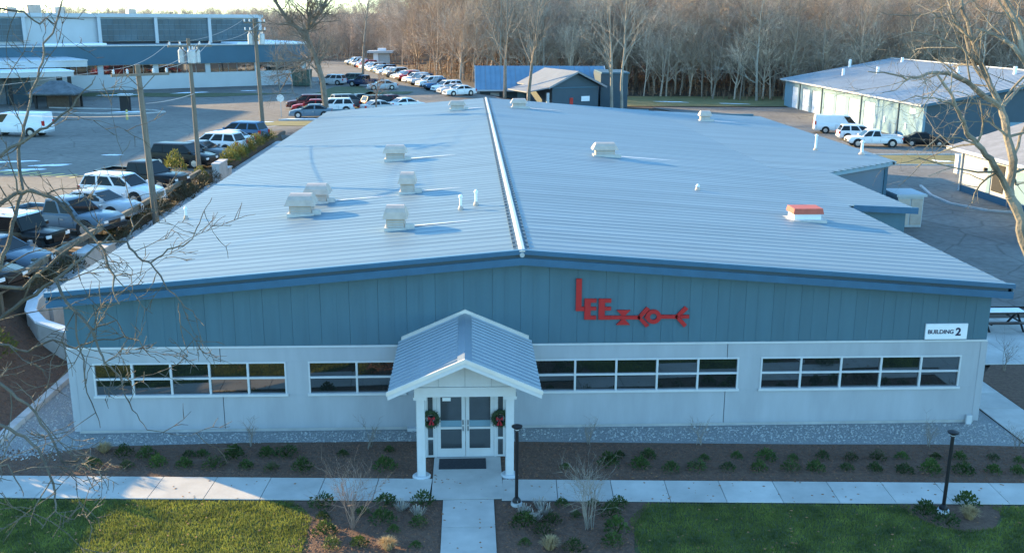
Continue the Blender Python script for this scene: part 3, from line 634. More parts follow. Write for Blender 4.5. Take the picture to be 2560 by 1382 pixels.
# frost left on the lee side of the vents
for (x, y, ln, s) in [(-5.4, 23.6, 2.6, .12), (-4.3, 12.55, 1.9, .06), (-4.2, 4.95, 2.2, .06), (-8.2, 12.0, 3.2, .07), (6.1, 25.2, 3.6, .10), (18.4, 54.2, 2.6, .12), (-2.4, 51.7, 1.5, .16), (2.8, 53.6, 3.0, .16)]:
    mb = MB(); n = 8; vs_ = []
    for i in range(n+1):
        t = i/n; wv = s*(1-t)**.7+.005; xx = x+ln*t; vs_ += [(xx, y-wv, rz(xx)+.03), (xx, y+wv, rz(xx)+.03)]
    mb.add(vs_, [(2*i, 2*i+2, 2*i+3, 2*i+1) for i in range(n)])
    stuff(mb.build('frost', 'snow'), 'thin frost streak beside a vent on the metal roof', 'frost')
# ------------------------------------------------------------------ background buildings
# big factory on the left, in its own frame: u along the front from its right end to the left, v to the back
FO = Vector((-28.7, 139.5)); FU = Vector((-31.1, -19.9)).normalized(); FV = Vector((FU.y, -FU.x)); FV = FV if FV.y > 0 else -FV
FZ = 2.45
fb = thing('factory_building', (FO.x, FO.y, FZ), 'large white and blue factory with tall upper glazing across the car park', 'building')
def F(u, v, z): p = FO+FU*u+FV*v; return (p.x, p.y, FZ+z)
def fbox(u0, u1, v0, v1, z0, z1, nm, m, parent=None):
    b = [F(u0, v0, z0), F(u1, v0, z0), F(u1, v1, z0), F(u0, v1, z0)]; t = [F(u0, v0, z1), F(u1, v0, z1), F(u1, v1, z1), F(u0, v1, z1)]
    b.reverse(); t.reverse()
    return MB().hexa(b, t).build(nm, m, parent or fb)
fbox(0, 90, 0, 40, -0.5, 2.3, 'lower_wall', 'far_white')
fbox(0.1, 90, 0.25, 39.9, 2.3, 3.75, 'window_backing', 'joint_dark')
for i in range(11):
    a = 0.3+i*8.0; fbox(a, a+.75, 0.02, 0.6, 2.302, 3.748, 'pilaster', 'far_white')
    wn = fbox(a+.78, a+7.97, 0.12, 0.24, 2.31, 3.74, 'window', 'grey_metal')
    for k in range(5):
        b = a+.82+k*1.43; fbox(b, b+1.36, 0.06, 0.118, 2.38, 3.68, 'pane', 'glass', wn)
fbox(-0.4, 90, -0.5, 40, 3.752, 6.45, 'blue_band', 'far_blue')
fbox(-0.6, 90, -0.7, 40.2, 6.452, 6.62, 'roof_edge', 'grey_metal')
fbox(-0.5, 12, -0.6, 30, 6.622, 6.85, 'snow_on_roof', 'snow')
fbox(5, 90, 7, 38, 6.63, 10.6, 'upper_wall', 'far_white')
fbox(4.7, 90, 6.3, 38.3, 10.602, 11.15, 'upper_roof_edge', 'far_white')
fbox(5, 31, 6.7, 6.98, 6.64, 7.0, 'sill_band', 'joint_dark')
for a in (5.5, 14.0, 22.5, 41.5, 50.0, 58.5):
    wn = fbox(a, a+8.0, 6.75, 6.98, 7.05, 10.4, 'glazing_bay', 'far_blue_light')
    for i in range(9):
        for k in range(4):
            fbox(a+.08+i*.875, a+.08+i*.875+.84, 6.70, 6.745, 7.1+k*.82, 7.1+k*.82+.78, 'pane', 'solar_glass', wn)
for a in (5.0, 13.5, 22.0, 30.5, 41.0): fbox(a, a+.5, 6.4, 6.69, 6.7, 10.6, 'pier', 'far_white')
for a, q in ((22, .8), (33, 1.0), (36.5, 1.3), (40, .9), (52, .7), (62, 1.2)): fbox(a, a+q*1.5, 18, 20, 11.15, 11.15+q, 'roof_unit', 'vent_metal')
fbox(31.5, 40, -0.2, 3.5, 6.63, 6.9, 'snow_on_roof', 'snow')
# entrance canopy of the factory
cn = thing('entrance_canopy', (-58, 108, 2.5), 'flat white-edged canopy on dark posts in front of the factory', 'canopy')
def cb(u0, u1, v0, v1, z0, z1, nm, m): 
    o = fbox(u0, u1, v0, v1, z0, z1, nm, m, None); o.parent = cn
    for vv in o.data.vertices: vv.co += Vector((FO.x+58, FO.y-108, FZ-2.5))
    return o
cb(37.5, 74, -14, 0, 4.2, 4.95, 'canopy_roof', 'far_white'); cb(37.4, 74, -14.1, 0, 4.952, 5.1, 'roof_trim', 'grey_metal')
cb(41, 74, -22, -14.2, 3.4, 4.0, 'lower_roof', 'far_white'); cb(40.9, 74, -22.1, -14.1, 4.002, 4.1, 'roof_trim', 'snow')
for u, v in ((39.5, -13), (40.6, -13), (46, -13), (47.2, -13), (48.4, -13), (39.5, -6)): cb(u, u+.42, v, v+.42, -0.2, 4.198, 'post', 'black_metal')
for u, v in ((42.2, -21), (48, -21), (54, -21)): cb(u, u+.4, v, v+.4, -0.2, 3.398, 'post', 'black_metal')
cb(48.5, 64, -19, -18.5, -0.3, 3.39, 'stone_wall', 'slate_stone'); cb(45.5, 48.4, -18.8, -18.6, 0, 3.38, 'glass_door', 'solar_glass')
gp = thing('garden_shelter', (-50, 97, 2.5), 'small dark hip roofed shelter beside the factory entrance', 'shelter')
gx, gy = -51.0, 92.5
for sx in (-1, 1):
    for sy in (-1, 1): MB().box(gx+sx*2-.12, gx+sx*2+.12, gy+sy*1.7-.12, gy+sy*1.7+.12, 2.4, 4.3).build('post', 'black_metal', gp)
MB().add([(gx-2.8, gy-2.4, 4.3), (gx+2.8, gy-2.4, 4.3), (gx+2.8, gy+2.4, 4.3), (gx-2.8, gy+2.4, 4.3), (gx-.8, gy, 5.7), (gx+.8, gy, 5.7), (gx-2.7, gy-2.3, 4.12), (gx+2.7, gy-2.3, 4.12), (gx+2.7, gy+2.3, 4.12), (gx-2.7, gy+2.3, 4.12)],
         [(0, 1, 5, 4), (1, 2, 5), (2, 3, 4, 5), (3, 0, 4), (0, 6, 7, 1), (1, 7, 8, 2), (2, 8, 9, 3), (3, 9, 6, 0), (9, 8, 7, 6)]).build('roof', 'slate_stone', gp)
MB().box(gx-1.9, gx+1.9, gy+1.2, gy+1.6, 2.4, 4.1).build('back_panel', 'dark_brick', gp)
fw_ = thing('added_shade_wing', (-90, 92, 2.5), 'added white block out of view at left, placed to shade the car park', 'building')  # unseen block added to throw shade across the car park
MB().box(-125, -72, 69, 118, 2.0, 16.3).build('wall', 'far_white', fw_); MB().box(-125.3, -71.7, 68.7, 118.3, 16.302, 16.9).build('roof_edge', 'far_blue', fw_)
for i in range(7): MB().box(-71.99, -71.9, 71+i*6.6, 75.5+i*6.6, 5, 8).build('window', 'glass', fw_)
# dark blue office with a cross gable
sb = thing('blue_office', (9, 118, 1), 'small dark blue office with blue metal roof and grey front gable', 'building')
MB().box(-0.4, 18.2, 119.5, 128.5, -0.5, 3.5).build('wall', 'far_navy', sb)
def slope(nm, m, x0, x1, ya, za, yb, zb, t=.14):
    MB().hexa([(x0, ya, za-t), (x1, ya, za-t), (x1, yb, zb-t), (x0, yb, zb-t)], [(x0, ya, za), (x1, ya, za), (x1, yb, zb), (x0, yb, zb)]).build(nm, m, sb)
n = 26; pw2 = 19.6/n
for i in range(n):
    xa = -1.0+i*pw2; slope('roof_panel', 'blue_roof', xa+.01, xa+pw2-.05, 118.3, 3.0, 124.2, 6.2); slope('roof_seam', 'grey_roof' if i % 3 == 1 else 'blue_roof', xa+pw2-.05, xa+pw2+.01, 118.3, 3.05, 124.2, 6.25)
slope('roof_panel', 'blue_roof', -1.0, 18.6, 124.201, 6.2, 129.5, 3.0)
for s, xa in ((0, -1.12), (1, 18.61)): slope('barge_board', 'far_white', xa, xa+.12, 118.2, 3.06, 124.2, 6.27, .3)
MB().box(-1.0, 18.6, 118.15, 118.29, 2.78, 3.0).build('gutter', 'far_white', sb)
for x in (1.2, 14.2): MB().box(x, x+1.3, 119.42, 119.49, 1.6, 2.5).build('window', 'far_white', sb)
# front gable block, turned a little to the left
GR = Matrix.Translation((12.4, 112.5, 0)) @ Matrix.Rotation(math.radians(20), 4, 'Z')
def gbk(mb, nm, m): return mb.xf(GR).build(nm, m, sb)
gbk(MB().prism([(-3.6, -1.6, -0.5), (3.6, -1.6, -0.5), (3.6, -1.6, 4.1), (0, -1.6, 5.8), (-3.6, -1.6, 4.1)], (0, 9.5, 0)), 'gable_block', 'far_navy')
for s_ in (-1, 1):
    for i in range(12):
        ya = -2.4+i*.95
        gbk(MB().hexa([(0, ya+.01, 5.94), (s_*4.5, ya+.01, 3.82), (s_*4.5, ya+.94, 3.82), (0, ya+.94, 5.94)] if s_ > 0 else [(-4.5, ya+.01, 3.82), (0, ya+.01, 5.94), (0, ya+.94, 5.94), (-4.5, ya+.94, 3.82)],
                       [(0, ya+.01, 6.1), (s_*4.5, ya+.01, 3.98), (s_*4.5, ya+.94, 3.98), (0, ya+.94, 6.1)] if s_ > 0 else [(-4.5, ya+.01, 3.98), (0, ya+.01, 6.1), (0, ya+.94, 6.1), (-4.5, ya+.94, 3.98)]), 'gable_roof_panel', 'grey_roof')
    q0, q1 = (-4.5, 0) if s_ < 0 else (0, 4.5); zq = lambda x: 6.1-abs(x)*.4711
    gbk(MB().hexa([(q0, -2.52, zq(q0)-.26), (q1, -2.52, zq(q1)-.26), (q1, -2.41, zq(q1)-.26), (q0, -2.41, zq(q0)-.26)], [(q0, -2.52, zq(q0)+.02), (q1, -2.52, zq(q1)+.02), (q1, -2.41, zq(q1)+.02), (q0, -2.41, zq(q0)+.02)]), 'barge_board', 'grey_roof')
gbk(MB().hexa([(-7.2, -1.0, 3.2), (-4.51, -2.4, 3.8), (-4.51, 6, 3.8), (-7.2, 6, 3.2)], [(-7.2, -1.0, 3.35), (-4.51, -2.4, 3.97), (-4.51, 6, 3.97), (-7.2, 6, 3.35)]), 'porch_roof', 'grey_roof')
for x, y in ((-4.6, -2.1), (-6.9, -.7)): gbk(MB().box(x, x+.35, y, y+.35, 0, 3.2), 'porch_post', 'far_white')
gbk(MB().box(.9, 2.2, -1.68, -1.605, 1.9, 2.6), 'sign_board', 'sign_white')
gbk(MB().box(-.9, -.4, -1.68, -1.605, 1.3, 2.4), 'notice_board', 'lamp_red')
gbk(MB().box(-3.5, 3.5, -1.72, -1.61, 3.75, 3.9), 'soffit_band', 'far_blue')
MB().box(5.2, 7.2, 119.41, 119.49, 1.6, 2.9).build('window', 'far_blue_light', sb)
MB().box(16.8, 20.7, 113.5, 122, -0.3, 5.6).build('side_block', 'far_navy', sb); MB().box(16.9, 20.9, 113.3, 122.2, 5.602, 5.8).build('block_parapet', 'far_blue', sb)
# garage building on the right
gb = thing('garage_building', (48, 100, 0), 'long pale blue garage with a row of white doors facing left', 'building')
GX, GY0, GY1 = 48.1, 78.6, 128.0
DO = [(121.6, 124.4), (116.3, 119.5), (111.6, 115.2), (106.5, 110.1), (102.1, 105.4), (97.1, 100.7), (92.1, 95.5)]
MB().box(GX, GX+.3, GY0, GY1, 3.22, 4.12).build('wall', 'far_blue_light', gb)
ys_ = [GY0]+[q for d_ in sorted(DO) for q in d_]+[GY1]
for a, b in zip(ys_[::2], ys_[1::2]): MB().box(GX, GX+.3, a, b, -0.2, 3.218).build('wall', 'far_blue_light', gb)
for a, b in DO:
    dr = MB().box(GX+.12, GX+.2, a+.02, b-.02, 0.0, 3.2).build('garage_door', 'far_white', gb)
    for k in range(5): MB().box(GX+.07, GX+.118, a+.06, b-.06, .04+k*.63, .04+k*.63+.6).build('door_panel', 'sign_white', dr)
    MB().tube([(GX+.04, (a+b)/2-.15, 1.0), (GX+.0, (a+b)/2, 1.0), (GX+.04, (a+b)/2+.15, 1.0)], .03, 5).build('handle', 'grey_metal', dr)
for y in (120.5, 110.8, 96.3, 84.9): MB().box(GX-.12, GX-.02, y, y+.22, 0, 4.0).build('downspout', 'far_navy', gb)
MB().box(GX-.04, GX-.005, 80.6, 82.0, 2.9, 3.5).build('sign_board', 'sign_white', gb)
MB().box(GX-.08, GX-.005, 82.6, 83.0, 1.0, 1.7).build('meter_box', 'sign_white', gb); MB().box(GX-.08, GX-.005, 88.6, 89.0, 1.2, 1.9).build('meter_box', 'sign_white', gb)
MB().prism([(GX+.31, GY0+.02, -0.2), (96, GY0+.02, -0.2), (96, GY0+.02, 4.1), (67, GY0+.02, 7.0), (GX+.31, GY0+.02, 4.1)], (0, .3, 0)).build('front_wall', 'far_navy', gb)  # navy here carries the shade on this face of the pale garage
MB().box(58, 59.4, GY0-.05, GY0+.01, 0, 2.2).build('side_door', 'far_blue_light', gb)
nr = 50; gy = (GY1+.6-GY0+.6)/nr; RXG, RZG = 65.0, 7.33
def groof(y0, y1, dz, nm, m):
    MB().hexa([(47.55, y0, 4.13+dz-.1), (RXG, y0, RZG+dz-.1), (RXG, y1, RZG+dz-.1), (47.55, y1, 4.13+dz-.1)], [(47.55, y0, 4.13+dz), (RXG, y0, RZG+dz), (RXG, y1, RZG+dz), (47.55, y1, 4.13+dz)]).build(nm, m, gb)
for i in range(nr): groof(GY0-.6+i*gy+.004, GY0-.6+(i+1)*gy-.07, 0, 'roof_panel', 'far_roof'); groof(GY0-.6+(i+1)*gy-.069, GY0-.6+(i+1)*gy+.003, .06, 'roof_seam', 'far_roof')
MB().hexa([(RXG+.001, GY0-.6, RZG-.1), (97, GY0-.6, 2.9), (97, GY1+.6, 2.9), (RXG+.001, GY1+.6, RZG-.1)], [(RXG+.001, GY0-.6, RZG), (97, GY0-.6, 3.0), (97, GY1+.6, 3.0), (RXG+.001, GY1+.6, RZG)]).build('roof_panel', 'far_roof', gb)
MB().box(RXG-.2, RXG+.2, GY0-.62, GY1+.62, RZG+.01, RZG+.12).build('ridge_cap', 'far_white', gb)
MB().box(47.4, 47.545, GY0-.6, GY1+.6, 3.95, 4.16).build('gutter', 'far_white', gb)
for xo in (52.0, 57.2): MB().hexa([(xo, GY0-.5, 0), (xo+.22, GY0-.5, 0), (xo+.22, GY1+.5, 0), (xo, GY1+.5, 0)], [(xo, GY0-.5, 0), (xo+.22, GY0-.5, 0), (xo+.22, GY1+.5, 0), (xo, GY1+.5, 0)]) if False else None
for a, za, b, zb in ((47.55, 4.13, RXG, RZG),):
    MB().hexa([(a, GY1+.601, za-.25), (b, GY1+.601, zb-.25), (b, GY1+.7, zb-.25), (a, GY1+.7, za-.25)], [(a, GY1+.601, za+.05), (b, GY1+.601, zb+.05), (b, GY1+.7, zb+.05), (a, GY1+.7, za+.05)]).build('barge_board', 'far_white', gb)
    MB().hexa([(a, GY0-.7, za-.25), (b, GY0-.7, zb-.25), (b, GY0-.601, zb-.25), (a, GY0-.601, za-.25)], [(a, GY0-.7, za+.05), (b, GY0-.7, zb+.05), (b, GY0-.601, zb+.05), (a, GY0-.601, za+.05)]).build('barge_board', 'far_blue', gb)
for x, y, hh in ((53.5, 118, 1.0), (57.8, 127, 1.2), (56.6, 113, .9), (60.5, 97, 1.2), (63, 88, .9), (63.5, 121, .7)):
    zz = 4.13+(x-47.55)*(RZG-4.13)/(RXG-47.55)
    MB().tube([(x, y, zz-.1), (x, y, zz+hh)], .22, 8).build('roof_vent', 'sign_white', gb)
UX, UY = 41.3, 55.6
# house at the right edge
hb = thing('annex_house', (37, 41, 0), 'low white-walled annex with grey shingle roof at the right edge', 'building')
HX = 36.45
MB().box(HX, 48, 30, 46.0, 0.62, 3.5).build('wall', 'far_white', hb); MB().box(HX-.03, 48, 29.97, 46.03, -0.3, 0.618).build('wall_shade_strip', 'far_blue', hb)  # blue foot of the white wall is its shade put into colour
MB().hexa([(35.6, 29, 3.36), (43, 29, 5.7), (43, 46.6, 5.7), (35.6, 46.6, 3.36)], [(35.6, 29, 3.5), (43, 29, 5.84), (43, 46.6, 5.84), (35.6, 46.6, 3.5)]).build('roof', 'shingle', hb)
MB().hexa([(43.001, 29, 5.7), (50.5, 29, 3.36), (50.5, 46.6, 3.36), (43.001, 46.6, 5.7)], [(43.001, 29, 5.84), (50.5, 29, 3.5), (50.5, 46.6, 3.5), (43.001, 46.6, 5.84)]).build('roof', 'shingle', hb)
MB().box(35.45, 35.6, 29, 46.6, 3.3, 3.53).build('gutter', 'far_white', hb)
MB().box(HX-.05, HX-.002, 39.4, 41.0, 0.9, 2.9).build('window', 'joint_dark', hb); MB().box(HX-.06, HX-.001, 41.2, 41.7, .63, 3.0).build('shutter', 'far_blue_light', hb); MB().box(HX-.05, HX-.002, 34.5, 37.8, 0.63, 2.8).build('door', 'far_blue_light', hb)
MB().box(HX-.14, HX-.035, 45.6, 45.75, 0.0, 3.3).build('downspout', 'far_white', hb); MB().box(HX-.2, HX-.035, 41.9, 42.1, 2.2, 2.45).build('wall_lamp', 'black_metal', hb)
MB().prism([(HX+.01, 46.031, 3.49), (48, 46.031, 3.49), (43, 46.031, 5.6)], (0, .05, 0)).build('gable', 'far_blue_light', hb)
ub = thing('utility_cabinet', (UX, UY, 0), 'white utility cabinet standing by the annex corner', 'cabinet')
MB().box(UX-.4, UX+.4, UY-.3, UY+.3, 0, 1.6).build('body', 'sign_white', ub); MB().box(UX-.34, UX+.34, UY-.33, UY-.301, .1, 1.5).build('door', 'far_white', ub); MB().box(UX-.45, UX+.45, UY-.35, UY+.35, 1.602, 1.66).build('lid', 'far_white', ub)
tc_ = thing('transformer_cabinet', (26.2, 33.4, 0), 'pale blue topped equipment cabinet beside the lean-to wall', 'cabinet')
MB().box(25.6, 27.3, 32.2, 34.4, 0, 2.0).build('body', 'grey_metal', tc_); MB().box(25.45, 27.45, 32.05, 34.55, 2.002, 2.16).build('lid', 'far_white', tc_)
for x in (25.66, 26.5): MB().box(x, x+.74, 32.16, 32.198, .15, 1.85).build('door', 'vent_metal', tc_)
# far pavilion and skip
pv = thing('parking_pavilion', (-23.5, 222, 2.5), 'small white flat roofed kiosk at the far end of the car park', 'kiosk')
MB().box(-26.6, -20.4, 219, 225, 5.0, 5.5).build('roof', 'far_white', pv); MB().box(-24.2, -22.2, 221, 223, 5.502, 6.1).build('roof_unit', 'sign_white', pv)
MB().box(-25.2, -24.0, 220, 224, 2.4, 4.998).build('wall', 'sign_white', pv); MB().box(-23.99, -21.2, 220.3, 223.8, 2.4, 4.997).build('booth', 'grey_metal', pv)
sk = thing('waste_container', (-28.6, 133.5, 2.5), 'dark green waste container against the white factory wall', 'container')
MB().hexa([(-30, 132.6, 2.6), (-27.4, 132.6, 2.6), (-27.4, 134.4, 2.6), (-30, 134.4, 2.6)], [(-30.2, 132.4, 5.0), (-27.2, 132.4, 5.0), (-27.2, 134.6, 5.0), (-30.2, 134.6, 5.0)]).build('body', 'bin_green', sk)
MB().box(-30.25, -27.15, 132.35, 134.65, 5.002, 5.12).build('lid', 'bin_green', sk)
for x in (-29.4, -28.3): MB().box(x-.05, x+.05, 132.3, 132.5, 2.7, 4.8).build('rib', 'bin_green', sk)
g2 = thing('gate_post_box', (-41.5, 84.5, 2.5), 'dark ticket cabinet on the traffic island of the car park', 'cabinet')
MB().box(-42.2, -41.2, 87.6, 88.4, 2.5, 4.3).build('body', 'black_metal', g2); MB().box(-42.35, -40.9, 87.4, 88.6, 4.302, 4.5).build('lid', 'far_white', g2)
for i, (x, y) in enumerate(((-38.3, 78.0), (-36.9, 79.4))):
    t = thing('bollard', (x, y, 2.5), ['left of two yellow bollards on the shaded car park', 'right of two yellow bollards on the shaded car park'][i], 'bollard', 'yellow bollards')
    MB().lathe((x, y, 2.45), [(.12, 0), (.12, 1.0), (.06, 1.1)], 10).build('post', 'yellow_paint', t); MB().lathe((x, y, 2.45), [(.125, .7), (.125, .8)], 10).build('band', 'sign_white', t)

# ------------------------------------------------------------------ utility poles
def pole(x, y, H, lean, r, label, arm_z, arm_l, arm_a, trans=0):
    z = h(x, y); t = thing('utility_pole', (x, y, z), label, 'utility pole', 'utility poles along the car park edge')
    tx, ty = x+lean[0], y+lean[1]
    MB().tube([(x, y, z-.3), ((x+tx)/2, (y+ty)/2, (z+H)/2), (tx, ty, H)], [r, r*.85, r*.68], 10).build('pole', 'pole_wood', t, smooth=True)
    P_ = lambda zz: Vector((x+(tx-x)*(zz-z)/(H-z), y+(ty-y)*(zz-z)/(H-z), zz))
    d_ = Vector((math.cos(arm_a), math.sin(arm_a), 0)); n_ = Vector((-d_.y, d_.x, 0)); ends = []
    for az in arm_z:
        c = P_(az)-n_*(r+.05)
        b = [c-d_*arm_l-n_*.055, c+d_*arm_l-n_*.055, c+d_*arm_l+n_*.055, c-d_*arm_l+n_*.055]
        a_ = MB().hexa([q+Vector((0, 0, -.065)) for q in b], [q+Vector((0, 0, .065)) for q in b]).build('crossarm', 'pole_wood', t)
        for s in (-.92, -.45, .45, .92):
            q = c+d_*arm_l*s; MB().lathe(q+Vector((0, 0, .066)), [(.05, 0), (.075, .07), (.05, .12), (.07, .16), (.03, .24)], 8).build('insulator', 'insulator', a_); ends.append(q+Vector((0, 0, .3)))
        for s in (-1, 1): MB().tube([c+d_*arm_l*.5*s-n_*.06, P_(az-.75)-n_*(r*.9)], .025, 5).build('brace', 'pole_wood', a_)
    for k in range(trans):
        a_ = arm_a+[0.2, 2.6, 4.6][k]; c = P_(arm_z[-1]-1.15)+Vector((math.cos(a_), math.sin(a_), 0))*.5
        tr = MB().lathe(c, [(.2, 0), (.27, .05), (.27, .85), (.2, .92)], 12).build('transformer', 'grey_metal', t)
        for s in (-.1, .1): MB().lathe(c+Vector((s, 0, .9)), [(.04, 0), (.06, .1), (.03, .25)], 6).build('bushing', 'insulator', tr)
        MB().tube([c+Vector((0, 0, .5)), P_(c.z+.5)], .05, 5).build('bracket', 'grey_metal', t)
    return ends
e1 = pole(-18.9, 23.3, 10.6, (-.25, -.3), .19, 'nearest weathered utility pole with a single crossarm and braces', [10.1], 1.55, 0.75)
e2 = pole(-21.0, 40.2, 11.6, (-.1, 0), .17, 'middle utility pole carrying three grey transformers', [11.1], 1.5, 0.6, 3)
e3 = pole(-20.3, 59.5, 12.9, (-.25, 0), .2, 'farthest utility pole with twin transformers beside the hedge', [12.6, 11.9], .9, 0.2, 2)
WG = 'overhead wires between the poles'
def wire(a, b, sag, label, r=.013):
    a = Vector(a); b = Vector(b); pts = []
    for i in range(15):
        t = i/14; p = a.lerp(b, t); p.z -= sag*4*t*(1-t); pts.append(p)
    tag(MB().tube(pts, r, 4, False).build('overhead_wire', 'wire_white'), label, 'wire', WG)
for i, nm in ((0, 'left'), (3, 'right'), (2, 'inner')): wire(e1[i], e2[i], .35, 'overhead wire from the nearest to the middle pole, %s strand' % nm)
for i, nm in ((0, 'left'), (3, 'right')): wire(e2[i], e3[i], .5, 'overhead wire from the middle to the farthest pole, %s strand' % nm)
wire(e1[0], (-38, -8, 10.5), .8, 'overhead wire running from the nearest pole off to the left')
wire((-18.95, 23.2, 8.6), (-21.0, 40.2, 7.9), .1, 'thick lower cable between the nearest and middle poles', .025)
wire((-19.0, 23.1, 8.0), (-50, 60, 6.0), .6, 'slack service cable from the nearest pole across the car park', .010)

# ------------------------------------------------------------------ lamp posts in front
def lamp(x, y, H, lean, label):
    t = thing('lamp_post', (x, y, 0), label, 'lamp post', 'black lamp posts on the front walk')
    MB().lathe((x, y, 0), [(.16, -.05), (.16, .08), (.15, .1)], 18).build('footing', 'sign_white' if x > 5 else 'concrete_kerb', t, smooth=True)
    MB().lathe((x, y, .12), [(.12, 0), (.11, .06), (.06, .12)], 14).build('base_cover', 'black_metal', t, smooth=True)
    MB().tube([(x, y, .2), (x+lean, y, H)], .048, 10).build('post', 'black_metal', t, smooth=True)
    MB().lathe((x+lean, y, H), [(.07, 0), (.055, .04), (.09, .08), (.145, .11), (.15, .14), (.05, .17)], 16).build('lamp_head', 'black_metal', t, smooth=True)
    MB().lathe((x+lean, y, H+.03), [(.058, 0), (.065, .03)], 12).build('lens', 'lamp_clear', t)
lamp(-0.86, -5.28, 2.2, 0, 'black lamp post beside the entrance walk in front of the right column')
lamp(10.72, -6.09, 2.22, 0.02, 'black lamp post on a white footing in the small right bed')
sd_ = thing('added_shade_shed', (-20.3, -1.2, 0), 'small added shed out of view at left, shaped to shade the lawn', 'shed')  # out of view, added for the shadow it casts on lawn and walk
MB().box(-21.4, -19.2, -2.1, -0.5, -.1, 2.1).build('wall', 'grey_metal', sd_); MB().prism([(-21.6, -2.25, 2.1), (-19.0, -2.25, 2.1), (-20.3, -2.25, 2.75)], (0, 1.9, 0)).build('roof', 'shingle', sd_); MB().box(-19.19, -19.15, -1.7, -0.9, 0, 1.9).build('door', 'white_paint', sd_)
# bench and bollard-like things on the right patio
bn = thing('patio_bench', (20.5, 10.3, 0), 'black folding picnic bench with snow on the right patio', 'bench')
for s in (-1, 1):
    bx = 20.9+s*.75
    MB().tube([(bx, 9.6, .05), (bx, 10.3, .75)], .05, 6).build('leg', 'black_metal', bn); MB().tube([(bx, 11.0, .05), (bx, 10.3, .75)], .05, 6).build('leg', 'black_metal', bn)
    MB().tube([(bx, 9.5, .42), (bx, 11.1, .42)], .04, 6).build('crossbar', 'black_metal', bn)
MB().box(19.9, 21.9, 9.95, 10.65, .76, .82).build('table_top', 'black_metal', bn); MB().box(19.95, 21.85, 10.0, 10.6, .822, .86).build('snow_layer', 'snow', bn)
for y in (9.4, 10.95): MB().box(19.9, 21.9, y, y+.26, .46, .51).build('seat', 'black_metal', bn)
sp = thing('stop_sign', (-24.0, 81.5, 2.5), 'octagonal sign seen from behind beside the parked dark sedan', 'sign')
MB().tube([(-22.6, 80.9, 2.4), (-22.6, 80.9, 4.9)], .04, 6).build('post', 'grey_metal', sp)
MB().lathe((-22.6, 80.84, 4.55), [(.42, 0), (.42, .03)], 8, 'y').build('plate', 'plate', sp)
# ------------------------------------------------------------------ vehicles
def quadslab(mb, q, t):   # thin pane standing off a quad
    q = [Vector(p) for p in q]; n = (q[1]-q[0]).cross(q[3]-q[0]).normalized()*t
    mb.prism([p+n*.15 for p in q], n); return mb
def inset(q, a):
    c = sum((Vector(p) for p in q), Vector())/4; out = []
    for p in q:
        p = Vector(p); d = c-p; out.append(p+d*min(.45, a/max(d.length, .01)))
    return out
def loft(mb, secs):
    base = len(mb.v); n = len(secs[0])
    for s in secs: mb.v += [tuple(p) for p in s]
    for i in range(len(secs)-1):
        for k in range(n): k2 = (k+1) % n; mb.f.append((base+i*n+k, base+i*n+k2, base+(i+1)*n+k2, base+(i+1)*n+k))
    mb.f.append(tuple(base+k for k in reversed(range(n)))); mb.f.append(tuple(base+(len(secs)-1)*n+k for k in range(n)))
    return mb
SPEC = {  # length, width, belt stations (x, zbot, ztop, half width), greenhouse (x bottom front, x top front, x top rear, x bottom rear, z belt, z roof), wheels x, wheel radius
 'sedan': dict(L=4.7, W=.9, st=[(-2.35, .42, .80, .74), (-2.22, .25, .96, .84), (-1.5, .2, 1.0, .9), (.7, .2, .95, .9), (1.7, .2, .86, .87), (2.2, .24, .74, .8), (2.35, .36, .6, .7)], gh=(1.05, .25, -1.05, -1.8, .94, 1.44), wx=(1.4, -1.38), wr=.33),
 'suv': dict(L=4.7, W=.93, st=[(-2.35, .5, .95, .8), (-2.28, .3, 1.08, .88), (-1.5, .26, 1.1, .93), (.9, .26, 1.06, .93), (1.8, .26, .98, .9), (2.25, .3, .88, .84), (2.35, .42, .7, .76)], gh=(1.2, .45, -1.95, -2.25, 1.05, 1.70), wx=(1.42, -1.4), wr=.37),
 'pickup': dict(L=5.7, W=.98, st=[(-2.85, .55, 1.0, .9), (-2.8, .45, 1.06, .96), (-.62, .4, 1.06, .97), (-.55, .4, 1.12, .98), (1.45, .4, 1.10, .98), (2.5, .42, 1.06, .95), (2.8, .48, .95, .88), (2.86, .55, .8, .84)], gh=(1.45, .75, -.45, -.62, 1.09, 1.82), wx=(1.85, -1.75), wr=.41, bed=(-2.72, -.68)),
 'jeep': dict(L=4.3, W=.92, st=[(-2.05, .55, 1.1, .8), (-2.0, .45, 1.14, .82), (.55, .45, 1.14, .82), (.7, .45, 1.12, .8), (1.95, .5, 1.08, .68), (2.0, .55, .98, .66)], gh=(.72, .45, -1.98, -2.0, 1.13, 1.82), wx=(1.4, -1.25), wr=.42, fender=True),
 'van': dict(L=5.7, W=1.0, st=[(-2.85, .5, 1.2, .96), (-2.8, .4, 1.25, .99), (1.2, .38, 1.25, 1.0), (1.75, .38, 1.22, .98), (2.55, .4, 1.05, .93), (2.8, .45, .9, .86), (2.85, .5, .75, .8)], gh=(1.9, 1.1, -2.8, -2.84, 1.22, 2.15), wx=(1.9, -1.6), wr=.38, cargo=True)}
PROTO = {}
